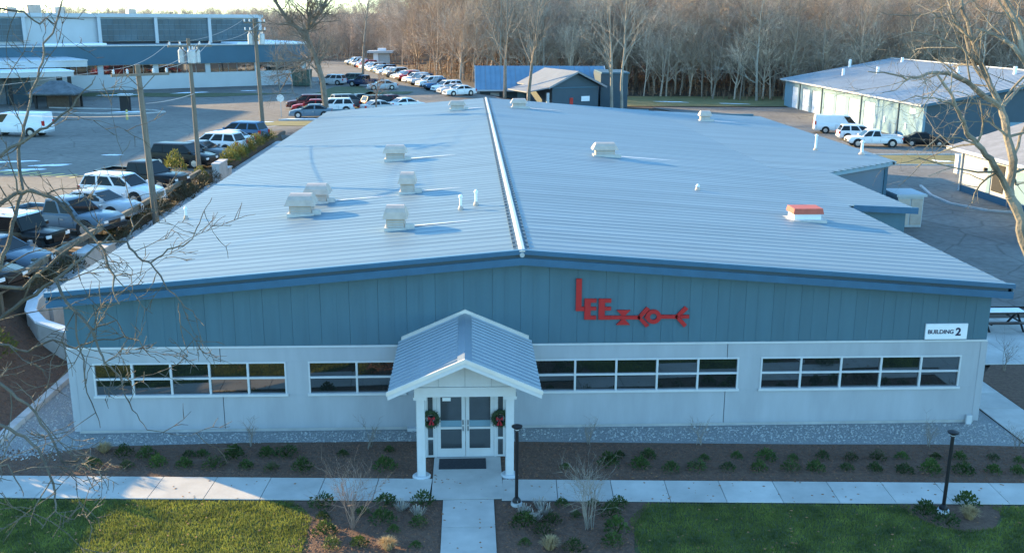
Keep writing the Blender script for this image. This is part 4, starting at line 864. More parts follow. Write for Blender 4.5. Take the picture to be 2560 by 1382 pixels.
def vehicle(kind, paint, label, group, loc=(0, 0, 0), rz=0):
    key = (kind, paint)
    if key in PROTO: return dup(PROTO[key], loc, rz, label, group)
    S = SPEC[kind]; P = 'paint_'+paint
    t = thing({'sedan': 'parked_sedan', 'suv': 'parked_suv', 'pickup': 'parked_pickup', 'jeep': 'parked_jeep', 'van': 'parked_van'}[kind].replace('parked_jeep', 'parked_offroader'), (0, 0, 0), label, {'sedan': 'car', 'suv': 'car', 'jeep': 'car', 'pickup': 'pickup', 'van': 'van'}[kind], group)
    secs = []
    for x, zb, zt, w in S['st']:
        zm = zb+(zt-zb)*.55
        secs.append([(x, -w*.92, zb), (x, w*.92, zb), (x, w, zb+.12), (x, w, zm), (x, w*.955, zt-.06), (x, w*.86, zt), (x, -w*.86, zt), (x, -w*.955, zt-.06), (x, -w, zm), (x, -w, zb+.12)])
    body = loft(MB(), secs)
    B = body.build('body', P, t, smooth=True)
    a, b, c, d, zb, zr = S['gh']; w = S['W']; wb, wt = w*.90, w*.74 if kind not in ('jeep', 'van') else w*.84
    m = MB(); Q = lambda x, y, z: Vector((x, y, z))
    lo = [Q(d, -wb, zb), Q(a, -wb, zb), Q(a, wb, zb), Q(d, wb, zb)]; hi = [Q(c, -wt, zr-.07), Q(b, -wt, zr-.07), Q(b, wt, zr-.07), Q(c, wt, zr-.07)]
    m.hexa(lo, hi)
    cabp = P if not (kind == 'jeep') else 'paint_black'
    m.build('cabin', cabp, t)
    rf = MB(); loft(rf, [[(c-.03, -wt-.02, zr-.075), (c-.03, wt+.02, zr-.075), (c+.02, wt-.06, zr-.02), (c+.02, -wt+.06, zr-.02)], [(c+.15, -wt-.02, zr-.065), (c+.15, wt+.02, zr-.065), (c+.15, wt-.1, zr), (c+.15, -wt+.1, zr)],
        [(b-.2, -wt-.02, zr-.065), (b-.2, wt+.02, zr-.065), (b-.2, wt-.1, zr), (b-.2, -wt+.1, zr)], [(b+.04, -wt-.02, zr-.078), (b+.04, wt+.02, zr-.078), (b-.02, wt-.06, zr-.03), (b-.02, -wt+.06, zr-.03)]])
    rf.build('roof', P if kind != 'jeep' else 'paint_white', t, smooth=True)
    quadslab(MB(), inset([lo[1], lo[2], hi[2], hi[1]], .09), .012).build('windshield', 'car_glass', t)
    if not S.get('cargo'): quadslab(MB(), inset([lo[3], lo[0], hi[0], hi[3]], .1), .012).build('rear_window', 'car_glass', t)
    ns = {'sedan': 2, 'suv': 3, 'pickup': 2, 'jeep': 2, 'van': 1}[kind]
    for s in (-1, 1):
        L0, L1, H0, H1 = (Q(d, s*wb, zb), Q(a, s*wb, zb), Q(c, s*wt, zr-.07), Q(b, s*wt, zr-.07))
        cuts = [i/ns for i in range(ns+1)]
        if kind == 'van': cuts = [.80, 1.0]
        for u0, u1 in zip(cuts, cuts[1:]):
            q = [L0.lerp(L1, u0), L0.lerp(L1, u1), H0.lerp(H1, u1), H0.lerp(H1, u0)]
            q = inset(q, .085)
            if s > 0: q = [q[1], q[0], q[3], q[2]]
            quadslab(MB(), q, .012).build('side_window', 'car_glass', t)
        mx = a-.12
        MB().box(mx-.07, mx+.06, min(s*(w*.93), s*(w*1.12)), max(s*(w*.93), s*(w*1.12)), zb+.02, zb+.18).build('mirror', P, t)
        MB().box(S['st'][-2][0]-.02, S['st'][-1][0]+.005, min(s*w*.5, s*w*.8), max(s*w*.5, s*w*.8), S['st'][-2][2]-.24, S['st'][-2][2]-.1).build('headlight', 'lamp_clear', t)
        rx = S['st'][0][0]
        MB().box(rx-.012, rx+.14, min(s*w*.70, s*w*.965), max(s*w*.70, s*w*.965), S['st'][1][2]-.34 if kind != 'van' else 1.0, S['st'][1][2]-.06 if kind != 'van' else 1.45).build('tail_light', 'lamp_red', t)
        for q in S['wx']:
            r = S['wr']; y = s*(w-.09)
            MB().lathe((q, s*(w*.84), r+.03), [(r*1.2, -.05), (r*1.2, w*.17)] if s > 0 else [(r*1.2, -w*.17), (r*1.2, .05)], 16, 'y').build('wheel_arch', 'black_rubber', t)
            wl = MB().lathe((q, y, r), [(r*.8, -.12), (r, -.09), (r, .09), (r*.8, .12)], 16, 'y').build('wheel', 'black_rubber', t)
            MB().lathe((q, y+s*.11, r), [(r*.64, -.03), (r*.62, .025), (r*.2, .03)] if s > 0 else [(r*.2, -.03), (r*.62, -.025), (r*.64, .03)], 12, 'y').build('rim', 'rim', wl)
            if S.get('fender'): MB().box(q-.5, q+.5, min(s*.78, s*.95), max(s*.78, s*.95), .9, .96).build('fender', 'black_rubber', t)
    for s in (-1, 1):
        for q in ((a-.28, (a+d)/2-.02, d+.42) if kind in ('sedan', 'suv') else (a-.22, (a+d)/2, d+.12)):
            MB().box(q-.008, q+.008, min(s*(w*.99), s*(w*1.004)), max(s*(w*.99), s*(w*1.004)), S['st'][2][1]+.16, zb-.16).build('door_gap', 'black_rubber', t)
        MB().box((a+d)/2+.08, (a+d)/2+.26, min(s*w, s*(w+.025)), max(s*w, s*(w+.025)), zb-.24, zb-.20).build('door_handle', 'rim', t)
    x1 = S['st'][-1][0]; zf = S['st'][-1][1]
    MB().box(x1-.08, x1+.035, -w*.42, w*.42, zf+.08, zf+.26).build('grille', 'black_metal', t)
    MB().box(x1-.12, x1+.06, -w*.86, w*.86, zf-.12, zf+.05).build('bumper', P if kind in ('sedan', 'suv') else 'black_rubber', t)
    x0 = S['st'][0][0]; MB().box(x0-.05, x0+.12, -w*.86, w*.86, S['st'][0][1]-.12, S['st'][0][1]+.05).build('bumper', P if kind in ('sedan', 'suv') else 'grey_metal', t)
    MB().box(x0-.03, x0-.004, -.16, .16, S['st'][0][1]+.12, S['st'][0][1]+.24).build('number_plate', 'plate', t)
    if 'bed' in S:
        b0, b1 = S['bed']; zt = 1.06
        MB().box(b0, b1, -w*.80, w*.80, zt-.02, zt+.006).build('bed_liner', 'black_rubber', t)
        for s in (-1, 1): MB().box(b0-.1, b1+.05, min(s*w*.82, s*w*.97), max(s*w*.82, s*w*.97), zt-.04, zt+.16).build('bed_side', P, t)
        MB().box(b0-.12, b0-.02, -w*.819, w*.819, zt-.04, zt+.15).build('tailgate', P, t)
    if kind == 'jeep': MB().lathe((-2.12, 0, 1.05), [(.36, -.12), (.4, -.08), (.4, .08), (.36, .1)], 16, 'z').xf(Matrix.Translation((-2.12, 0, 1.05)) @ Matrix.Rotation(PI/2, 4, 'Y') @ Matrix.Translation((2.12, 0, -1.05))).build('spare_wheel', 'black_rubber', t)
    bpy.context.view_layer.update()
    PROTO[key] = snap(t); t.location = loc; t.rotation_euler = (0, 0, rz)
    return t
G1 = 'vehicles parked nose-in along the timber rail'; ZL = 2.5
A1 = -0.31
near = [('sedan', 'silver', -21.9, 5.4, 'silver sedan nearest the left edge below the bare branches', A1), ('suv', 'black', -22.0, 8.7, 'black car second from the left edge behind bare branches', A1), ('sedan', 'slate', -22.2, 12.0, 'slate coloured sedan in front of the white-topped off-roader', A1), ('jeep', 'black', -22.6, 15.4, 'black off-roader with a white top by the timber rail', A1),
        ('pickup', 'slate', -22.3, 19.7, 'slate blue pickup with an open bed by the timber rail', A1), ('sedan', 'silver', -22.2, 24.0, 'silver sedan just behind the slate pickup', A1), ('suv', 'white', -22.3, 28.2, 'white car with roof rails between the sedan and the dark pickup', A1),
        ('pickup', 'black', -22.6, 32.9, 'dark pickup with a black bed behind the white car', A1), ('suv', 'black', -22.8, 43.0, 'black car beside the yellow-green bush by the middle pole', A1), ('sedan', 'grey', -22.4, 46.6, 'dark grey sedan mostly hidden behind the black car', A1),
        ('suv', 'white', -22.3, 50.5, 'white hatchback nearer of two white cars by the hedge', PI+A1), ('sedan', 'white', -22.4, 54.3, 'white sedan farther of two white cars by the hedge', PI+A1), ('suv', 'blue', -22.2, 59.0, 'blue car at the far end of the hedge beside the farthest pole', PI+A1)]
for k, p, x, y, lb, a in near: vehicle(k, p, lb, G1, (x, y, ZL), a)
vehicle('van', 'white', 'white cargo van parked on the shaded car park at the left edge', None, (-43.0, 62.8, ZL), PI-.12)
G2 = 'cars parked behind the far left corner of the roof'
for k, p, x, y, a, lb in [('sedan', 'slate', -19.3, 80.6, PI+.15, 'dark blue grey sedan beside the octagonal sign'), ('sedan', 'red', -20.2, 87.5, PI+.15, 'red car half hidden behind the dark sedan'), ('suv', 'white', -17.6, 86.0, PI+.2, 'white car directly behind the tall bare tree trunk'),
        ('sedan', 'silver', -12.2, 86.5, .55, 'silver sedan closest to the roof edge right of the tall tree'), ('suv', 'black', -12.6, 91.0, .55, 'black car second in the slanting row right of the tall tree'), ('sedan', 'maroon', -11.4, 95.5, .55, 'maroon car last in the slanting row right of the tall tree'), ('suv', 'grey', -16.5, 92.5, .4, 'dark grey car behind the silver sedan near the tree'), ('sedan', 'white', -9.4, 90.5, .55, 'white sedan at the right end of the slanting row by the roof'), ('sedan', 'black', -15.2, 97.0, .5, 'black sedan in the second line of the slanting row'), ('suv', 'maroon', -21.5, 91.5, PI+.2, 'maroon hatchback left of the tall tree behind the red car')]:
    vehicle(k, p, lb, G2, (x, y, h(x, y)), a)
G3 = 'cars on the middle island'
for k, p, x, y, a, lb in [('suv', 'silver', -24.5, 137.5, PI-.3, 'silver car behind the tall tree beside the factory corner'), ('pickup', 'navy', -18.6, 133.0, PI-.35, 'navy pickup parked on the middle island'), ('suv', 'green', -21.8, 141.0, PI-.3, 'dark green car behind the navy pickup'), ('sedan', 'silver', -15.3, 126.0, PI+.2, 'silver coupe at the tip of the grass island')]:
    vehicle(k, p, lb, G3, (x, y, h(x, y)), a)
G4 = 'long row of cars along the edge of the woods'
random.seed(11); kinds = ['sedan', 'suv', 'suv', 'sedan', 'pickup']; cols = ['white', 'silver', 'white', 'blue', 'black', 'white', 'silver', 'navy', 'white', 'red', 'white', 'silver', 'grey']
words = dict(white='white', silver='silver', blue='blue', black='black', navy='navy', red='red', grey='grey')
for i in range(28):
    y = 114+i*3.75; x = row_x(y)-1.6
    c = cols[i % len(cols)]
    k = kinds[(i*3+i//4) % 5]
    vehicle(k, c, '%s %s, %s from the near end of the long row by the woods' % (words[c], {'sedan': 'sedan', 'suv': 'hatchback', 'pickup': 'pickup'}[k], ORD[i]), G4, (x, y, h(x, y)), PI+.5+random.uniform(-.06, .06))
G5 = 'vehicles in front of the garage doors'
for k, p, x, y, a, lb in [('van', 'white', 42.2, 88.0, -.2, 'white van with its rear doors nearest the garage doors'), ('suv', 'white', 42.0, 81.0, -.15, 'white hatchback between the van and the white pickup'), ('pickup', 'white', 41.2, 74.9, PI-.1, 'white pickup nearest the roadside lawn'), ('sedan', 'black', 47.0, 75.3, -.3, 'black car tucked behind the white pickup by the garage corner')]:
    vehicle(k, p, lb, G5, (x, y, h(x, y)), a)
vehicle('suv', 'black', 'dark car at the right edge below the near tree', None, (32.9, 27.2, 0), 1.2)
# ------------------------------------------------------------------ vegetation
RB = [(2.44, -2.28), (3.31, -2.3), (5.06, -2.53), (5.96, -2.51), (6.83, -2.62), (7.67, -2.65), (8.56, -2.68), (9.42, -2.71), (10.34, -2.77), (11.06, -2.79), (11.98, -2.85), (12.83, -2.88), (13.78, -2.94), (14.51, -3.02)]
RF = [(0.64, -3.17), (1.95, -2.88), (2.85, -3.13), (3.81, -3.24), (4.68, -3.27), (5.5, -3.35), (6.4, -3.41), (7.28, -3.44), (8.11, -3.5), (8.98, -3.52), (9.8, -3.58), (10.67, -3.61), (11.51, -3.69), (12.41, -3.67), (13.26, -3.75), (14.07, -3.88)]
LB = [(-12.72, -1.78), (-11.9, -1.95), (-10.75, -1.93), (-10.27, -1.86), (-9.25, -1.89), (-8.39, -1.92), (-7.65, -1.94), (-5.94, -1.94), (-4.66, -1.63)]
LF = [(-13.26, -2.43), (-12.39, -2.49), (-11.46, -2.49), (-10.64, -2.71), (-9.69, -2.71), (-8.83, -2.74), (-7.99, -2.77), (-7.15, -2.83), (-4.67, -2.91)]
FL = [(-6.29, -5.14), (-4.49, -5.2), (-3.44, -5.17), (-6.09, -5.96), (-5.02, -5.64), (-4.5, -6.01), (-4.19, -6.67), (-3.47, -6.38), (-5.93, -6.67), (-5.7, -7.49), (-3.48, -7.37), (-4.84, -7.4)]
FR = [(0.3, -5.36), (1.17, -5.39), (1.99, -5.52), (0.73, -6.02), (1.69, -6.05), (-0.81, -6.57), (0.09, -6.43), (-0.18, -6.89), (1.67, -6.87), (-0.8, -7.42), (0.55, -7.68), (1.5, -7.62)]
LP = [(10.13, -6.16), (10.58, -6.73), (11.53, -5.84)]
RK = [(-4.0, -5.49), (-3.53, -5.83), (-0.71, -5.79), (-0.26, -5.44), (-0.13, -5.85), (-0.43, -6.22)]
TF = [(-4.21, -7.52), (-0.13, -7.66), (11.26, -6.47), (-13.35, -1.41)]
BS = [(-5.23, -6.46), (0.95, -6.68)]
LBR = [
  ( [(-7.74, -19.86, 9.98), (-7.07, -19.79, 10.34), (-7.0, -19.61, 10.66), (-6.99, -19.46, 10.85), (-7.07, -19.06, 11.19), (-7.18, -18.77, 11.49), (-7.17, -18.48, 11.82), (-7.13, -18.17, 12.22), (-7.14, -17.89, 12.5), (-7.08, -17.6, 12.84), (-7.04, -17.28, 13.27)] , 0.055 , 0.018 ),
  ( [(-7.36, -20.72, 10.7), (-6.87, -20.57, 10.98), (-6.69, -20.43, 11.15), (-6.56, -20.31, 11.24), (-6.41, -20.31, 11.26), (-6.19, -20.43, 11.22), (-6.02, -20.56, 11.14), (-5.82, -20.71, 11.0), (-5.63, -20.86, 10.86), (-5.4, -21.14, 10.6), (-5.38, -21.27, 10.51), (-5.28, -21.41, 10.41)] , 0.06 , 0.012 ),
  ( [(-5.63, -20.86, 10.86), (-5.28, -21.07, 10.91), (-5.15, -21.21, 10.8), (-5.0, -21.33, 10.77), (-4.85, -21.47, 10.62), (-4.67, -21.62, 10.49), (-4.51, -21.76, 10.38), (-4.41, -21.88, 10.34)] , 0.025 , 0.006 ),
  ( [(-5.0, -21.33, 10.77), (-4.86, -21.25, 10.88), (-4.73, -21.2, 10.9), (-4.66, -21.14, 10.95), (-4.61, -21.05, 11.08), (-4.58, -20.98, 11.18), (-4.52, -20.9, 11.29)] , 0.016 , 0.005 ),
  ( [(-5.4, -21.14, 10.6), (-5.21, -21.25, 10.64), (-5.16, -21.38, 10.53), (-5.21, -21.4, 10.43)] , 0.012 , 0.005 ),
  ( [(-5.38, -20.62, 11.04), (-5.39, -20.5, 11.1), (-5.54, -20.22, 11.36), (-5.62, -20.07, 11.53), (-5.55, -19.92, 11.71)] , 0.012 , 0.005 ),
  ( [(-5.3, -21.02, 10.9), (-5.38, -20.62, 11.04)] , 0.014 , 0.012 ),
  ( [(-6.63, -21.61, 11.4), (-6.21, -21.33, 11.74), (-5.98, -21.2, 11.9), (-5.77, -21.17, 12.03), (-5.65, -21.04, 12.15), (-5.52, -20.9, 12.33), (-5.49, -20.88, 12.4)] , 0.04 , 0.007 ),
  ( [(-6.45, -22.24, 10.18), (-5.99, -22.18, 10.5), (-5.79, -22.15, 10.66), (-5.52, -22.12, 10.82), (-5.33, -22.28, 10.6), (-5.16, -22.42, 10.48), (-5.11, -22.46, 10.36), (-5.02, -22.59, 10.26), (-4.9, -22.62, 10.16), (-4.82, -22.76, 10.04), (-4.73, -22.8, 9.91), (-4.62, -22.93, 9.83)] , 0.04 , 0.005 ),
  ( [(-6.8, -21.29, 10.61), (-6.15, -21.33, 10.54), (-5.82, -21.27, 10.83), (-5.68, -21.15, 10.94)] , 0.045 , 0.02 ),
  ( [(-5.61, -21.92, 10.77), (-5.43, -21.68, 10.92), (-5.29, -21.44, 11.06)] , 0.03 , 0.012 ),
  ( [(-5.33, -22.28, 10.6), (-5.28, -22.43, 10.43), (-5.22, -22.48, 10.25), (-5.17, -22.63, 10.1), (-5.09, -22.69, 9.88), (-5.02, -22.81, 9.8)] , 0.018 , 0.005 ),
  ( [(-6.03, -23.19, 9.78), (-5.57, -23.25, 10.02), (-5.39, -23.28, 9.94), (-5.22, -23.42, 9.84), (-5.11, -23.55, 9.72), (-5.08, -23.58, 9.63), (-5.04, -23.7, 9.55), (-5.1, -23.71, 9.5), (-5.14, -23.73, 9.43)] , 0.03 , 0.005 ),
  ( [(-5.11, -23.55, 9.72), (-5.16, -23.68, 9.62), (-5.21, -23.71, 9.5), (-5.19, -23.77, 9.48)] , 0.011 , 0.005 ),
  ( [(-5.04, -23.7, 9.55), (-5.0, -23.71, 9.52), (-4.89, -23.77, 9.52), (-4.85, -23.76, 9.57)] , 0.009 , 0.004 ),
  ( [(-5.0, -23.71, 9.52), (-4.99, -23.78, 9.47), (-5.02, -23.84, 9.42)] , 0.008 , 0.004 ),
  ( [(-6.14, -22.91, 10.05), (-5.66, -22.98, 10.24), (-5.45, -23.03, 10.09), (-5.26, -23.18, 9.93), (-5.11, -23.34, 9.76), (-5.01, -23.34, 9.76), (-4.9, -23.42, 9.86), (-4.76, -23.4, 9.98)] , 0.028 , 0.005 ),
  ( [(-5.01, -23.34, 9.76), (-4.89, -23.47, 9.7), (-4.84, -23.49, 9.6), (-4.76, -23.59, 9.64)] , 0.009 , 0.004 ),
  ( [(-5.11, -23.34, 9.76), (-5.01, -23.41, 9.69), (-4.96, -23.48, 9.63)] , 0.009 , 0.004 ),
  ( [(-5.71, -23.61, 9.79), (-5.37, -23.61, 9.87), (-5.26, -23.7, 9.74), (-5.22, -23.76, 9.7)] , 0.016 , 0.005 ),
  ( [(-6.59, -21.84, 10.11), (-6.13, -21.94, 10.21), (-5.89, -21.96, 10.15), (-5.64, -22.04, 10.28), (-5.44, -22.07, 10.21), (-5.24, -22.16, 10.31), (-5.0, -22.16, 10.34), (-4.84, -22.27, 10.34), (-4.75, -22.31, 10.22), (-4.64, -22.42, 10.2)] , 0.026 , 0.005 ),
  ( [(-5.16, -22.42, 10.48), (-4.96, -22.41, 10.56), (-4.87, -22.46, 10.41), (-4.91, -22.53, 10.33), (-5.04, -22.54, 10.24)] , 0.012 , 0.008 ),
  ( [(-4.69, -21.62, 10.47), (-4.65, -21.76, 10.36), (-4.63, -21.79, 10.22), (-4.55, -21.93, 10.12), (-4.45, -21.94, 10.09)] , 0.012 , 0.004 ),
  ( [(-7.73, -18.63, 12.75), (-7.28, -18.58, 13.01), (-7.06, -18.5, 12.97), (-6.93, -18.43, 12.84), (-6.95, -17.79, 12.92), (-6.7, -17.71, 12.89)] , 0.035 , 0.01 ),
  ( [(-7.72, -18.47, 13.35), (-7.2, -18.56, 13.1), (-7.02, -18.55, 13.19)] , 0.02 , 0.01 ),
  ( [(-8.15, -17.84, 11.71), (-7.76, -17.79, 12.0), (-7.51, -17.56, 12.51), (-7.46, -17.38, 12.84)] , 0.02 , 0.006 ),
]
RBR = [
  ( [(13.78, -4.9, 5.53), (12.92, -4.43, 7.2), (12.76, -4.23, 7.96), (12.56, -4.13, 8.33)] , 0.26 , 0.2 ),
  ( [(12.56, -4.13, 8.33), (12.65, -3.88, 9.3), (12.5, -3.54, 10.22), (12.43, -3.32, 10.66), (12.2, -3.06, 11.21), (12.05, -2.7, 11.78), (11.88, -2.43, 12.4), (11.7, -2.03, 13.14), (11.68, -1.64, 13.85)] , 0.19 , 0.07 ),
  ( [(12.56, -4.13, 8.33), (12.23, -4.19, 8.84), (11.83, -4.24, 9.38), (11.35, -4.32, 9.79), (11.03, -4.33, 10.08), (10.92, -4.35, 10.38), (10.66, -4.35, 10.75), (10.46, -4.35, 11.14), (10.08, -4.32, 11.58)] , 0.15 , 0.05 ),
  ( [(12.43, -3.32, 10.66), (11.73, -3.39, 11.08), (11.29, -3.49, 11.38), (10.81, -3.64, 11.55), (10.31, -3.8, 11.62), (9.8, -4.01, 11.53), (9.34, -4.22, 11.45), (8.81, -4.36, 11.61), (8.16, -4.52, 11.67)] , 0.13 , 0.02 ),
  ( [(12.2, -3.06, 11.21), (11.9, -2.72, 11.69), (11.76, -2.17, 12.58), (11.51, -1.82, 13.11), (11.48, -1.45, 13.75)] , 0.1 , 0.03 ),
  ( [(13.22, -4.49, 11.06), (12.39, -4.22, 11.97), (12.13, -4.12, 12.31), (11.88, -3.85, 12.52), (11.35, -3.55, 12.77)] , 0.16 , 0.03 ),
  ( [(12.39, -4.22, 11.97), (12.19, -3.97, 12.88), (11.99, -3.6, 13.49), (11.89, -3.28, 13.9)] , 0.13 , 0.05 ),
  ( [(13.23, -4.28, 11.87), (12.68, -3.48, 12.88), (12.42, -3.26, 13.29), (12.15, -3.04, 13.71)] , 0.1 , 0.04 ),
  ( [(9.34, -4.22, 11.45), (9.0, -4.37, 11.2), (8.55, -4.48, 11.11)] , 0.03 , 0.01 ),
  ( [(10.66, -4.35, 10.75), (10.04, -4.47, 11.0), (9.43, -4.63, 11.07), (8.98, -4.75, 10.92)] , 0.045 , 0.012 ),
  ( [(11.35, -4.32, 9.79), (10.76, -4.56, 9.98), (10.14, -4.72, 10.05), (9.74, -4.96, 9.82), (9.48, -5.1, 9.63)] , 0.045 , 0.012 ),
  ( [(10.92, -4.35, 10.38), (10.4, -4.55, 10.34), (9.93, -4.68, 10.15)] , 0.035 , 0.01 ),
  ( [(12.05, -2.7, 11.78), (11.42, -2.66, 12.23), (10.66, -2.75, 12.55), (9.97, -2.8, 12.65), (9.38, -2.92, 12.49)] , 0.07 , 0.012 ),
  ( [(11.88, -2.43, 12.4), (11.41, -2.29, 12.87), (10.75, -2.18, 13.19), (10.08, -2.18, 13.08), (9.26, -2.22, 13.18)] , 0.06 , 0.012 ),
  ( [(11.76, -2.17, 12.58), (11.17, -2.13, 12.65), (10.61, -2.05, 12.87)] , 0.04 , 0.012 ),
  ( [(12.65, -3.88, 9.3), (12.94, -3.53, 9.91), (13.39, -3.18, 10.53)] , 0.08 , 0.04 ),
  ( [(12.43, -3.32, 10.66), (13.0, -2.93, 11.06), (13.73, -2.57, 11.36)] , 0.09 , 0.05 ),
]
KT = [ [(-18.05, 83.8, 2.37), (-18.34, 83.8, 6.23), (-19.06, 83.8, 9.02), (-20.09, 83.8, 11.39), (-21.82, 83.8, 12.75), (-23.18, 83.8, 14.95), (-23.83, 83.8, 16.63)] , [(-20.09, 83.8, 11.39), (-19.54, 83.8, 12.04), (-19.71, 83.8, 13.87), (-19.43, 83.8, 16.23)] , [(-19.54, 83.8, 12.04), (-18.24, 83.8, 13.62), (-17.17, 83.8, 15.41)] , [(-19.06, 83.8, 9.02), (-19.87, 83.8, 8.54), (-22.17, 83.8, 6.79)] ]
T0 = .38; LS = 1.0; RMIN = .008
def grow(mb, p, d, L, r, lv, mx, rng, kids_, up=0.25, wob=0.22, tip=0.25):
    n = [7, 5, 4, 3, 2, 2][min(lv, 5)]; pts = [Vector(p)]; rad = [r]; d = d.normalized(); dirs = [d]
    for i in range(n):
        j = Vector((rng.gauss(0, 1), rng.gauss(0, 1), rng.gauss(0, 1)))*wob*(0.35 if lv == 0 else 1)
        d = (d+j*0.5+Vector((0, 0, up*(.2 if lv else .6)))).normalized()
        pts.append(pts[-1]+d*L/n); rad.append(r*(1-(1-tip)*(i+1)/n)); dirs.append(d)
    mb.tube(pts, rad, [7, 5, 4, 3, 3, 3][min(lv, 5)], False)
    if lv >= mx: return
    for k in range(kids_[lv]):
        t = (rng.uniform(T0, .98) if lv == 0 else rng.uniform(.25, 1.0)); i = min(n-1, int(t*n)); q = pts[i].lerp(pts[i+1], t*n-i)
        dd = dirs[i]; a = dd.orthogonal().normalized(); b = dd.cross(a); th = rng.uniform(0, 2*PI); an = rng.uniform(.45, .95)
        nd = dd*math.cos(an)+(a*math.cos(th)+b*math.sin(th))*math.sin(an)
        grow(mb, q, nd, L*rng.uniform(.36, .58)*((1.12-.45*t)*LS if lv == 0 else 1), max(RMIN, rad[i]*rng.uniform(.38, .58)), lv+1, mx, rng, kids_, up, wob, tip)
def tree_mesh(name, seed, H, r, kids_, m, mx=3, up=.3, wob=.24, lean=.05, rmin=1.0):
    rng = random.Random(seed); mb = MB()
    grow(mb, (0, 0, -.3), Vector((rng.gauss(0, lean), rng.gauss(0, lean), 1)), H*.86, r, 0, mx, rng, kids_, up, wob, .16)
    return mb.mesh(name, m, True)
T0 = .13; LS = .78; RMIN = .02
VAR = [tree_mesh('bare_tree', 20+i, 17+(i*37 % 5), .15+.025*(i % 3), (23, 9, 6), 'bark_wood', 3, .34, .26) for i in range(6)]
PALE = [tree_mesh('bare_tree', 60+i, 18+i, .22, (13, 7, 5), 'bark_pale', 3, .3, .3) for i in range(2)]
T0 = .34; LS = 1.0; RMIN = .014
def woods_edge(x, y):
    if y > 700: return False
    if x < row_x(y)+5.5 and y < 238: return False
    if x < 46 and y < 148-max(0, x-24)*.62 and x > -3: return False
    if x >= 46 and y < 137: return x > 102 and y > 60
    return True
random.seed(77); pts_ = []
sp_ = 4.2
yy = 112.0
while yy < 330:
    stp = sp_ if yy < 190 else 6.5
    xx = -75.0
    while xx < 175:
        q = (xx+random.uniform(-2, 2), yy+random.uniform(-2, 2))
        if woods_edge(*q) and (q[0] > -40 or q[1] > 250) and not (-95 < q[0] < -30 and q[1] < 215): pts_.append(q)
        xx += stp
    yy += stp
CAMP = Vector((-2.1, -30.2))
def in_view(q):
    v = Vector(q)-CAMP; a = math.atan2(v.x, v.y)-0.0444
    return abs(a) < math.radians(29.5)
front = sorted([q for q in pts_ if in_view(q)], key=lambda q: (Vector(q)-CAMP).length + 0.9*(Vector(q)-CAMP).length*(1 if q[1] > 200 else 0))
ind = front[:285]; rest = front[285:]
WL = 'slender bare tree in the brown wood behind the buildings'
for i, q in enumerate(ind):
    pale = (i*7 % 9 == 0)
    me = random.choice(PALE if pale else VAR)
    o = link('bare_tree', me, None, (q[0], q[1], h(*q))); s = random.uniform(.82, 1.15); o.scale = (s, s, s*random.uniform(.92, 1.12)); o.rotation_euler = (0, 0, random.uniform(0, 6.28))
    tag(o, WL if not pale else 'pale barked bare tree in the brown wood behind the buildings', 'tree', 'bare trees of the wood' if not pale else 'pale trees of the wood')
# the rest of the wood and the far tree line, one mass
def scatter(name, mesh_list, pts, smin, smax, label, cat):
    pm_ = bpy.data.meshes.new(name); pm_.from_pydata([(x, y, h(x, y)-.2) for x, y in pts], [], []); o = link(name, pm_)
    ng = bpy.data.node_groups.new(name, 'GeometryNodeTree'); ng.interface.new_socket('Geometry', in_out='INPUT', socket_type='NodeSocketGeometry'); ng.interface.new_socket('Geometry', in_out='OUTPUT', socket_type='NodeSocketGeometry')
    gi = ng.nodes.new('NodeGroupInput'); go = ng.nodes.new('NodeGroupOutput'); jn = ng.nodes.new('GeometryNodeJoinGeometry')
    K = len(mesh_list)
    for k, src in enumerate(mesh_list):
        ip = ng.nodes.new('GeometryNodeInstanceOnPoints'); oi = ng.nodes.new('GeometryNodeObjectInfo'); oi.inputs['Object'].default_value = src; oi.inputs['As Instance'].default_value = True
        ix = ng.nodes.new('GeometryNodeInputIndex'); md = ng.nodes.new('ShaderNodeMath'); md.operation = 'MODULO'; md.inputs[1].default_value = K; cp = ng.nodes.new('ShaderNodeMath'); cp.operation = 'COMPARE'; cp.inputs[1].default_value = k; cp.inputs[2].default_value = .1
        ng.links.new(ix.outputs[0], md.inputs[0]); ng.links.new(md.outputs[0], cp.inputs[0]); ng.links.new(cp.outputs[0], ip.inputs['Selection'])
        rv = ng.nodes.new('FunctionNodeRandomValue'); rv.data_type = 'FLOAT_VECTOR'; rv.inputs[0].default_value = (0, 0, 0); rv.inputs[1].default_value = (0, 0, 6.28); ng.links.new(rv.outputs[0], ip.inputs['Rotation'])
        rs = ng.nodes.new('FunctionNodeRandomValue'); rs.data_type = 'FLOAT'; rs.inputs[2].default_value = smin; rs.inputs[3].default_value = smax; ng.links.new(rs.outputs[1], ip.inputs['Scale'])
        ng.links.new(gi.outputs[0], ip.inputs['Points']); ng.links.new(oi.outputs['Geometry'], ip.inputs['Instance']); ng.links.new(ip.outputs[0], jn.inputs[0])
    ng.links.new(jn.outputs[0], go.inputs[0])
    md_ = o.modifiers.new('scatter', 'NODES'); md_.node_group = ng
    return stuff(o, label, cat)
srcs = []
for me in VAR[:4]:
    o = next(q for q in bpy.data.objects if q.data == me); srcs.append(o)
far = list(rest)
random.seed(5)
for i in range(1500):
    y = random.uniform(215, 520); x = random.uniform(-.62, .66)*(y+40)
    if woods_edge(x, y) and not (-100 < x < -24 and y < 236): far.append((x, y))
# instancing keeps the source's own transform out of the scatter
def lowz(q): return q[0] < row_x(min(q[1], 260))+24+max(0, q[1]-230)*.12
scatter('distant_woodland', srcs, [q for q in far if lowz(q)], .5, .76, 'distant brown woodland along the horizon above the car park', 'woodland')
scatter('woodland', srcs, [q for q in far if not lowz(q)], .8, 1.05, 'deep brown wood behind the nearest rows of trees', 'woodland')
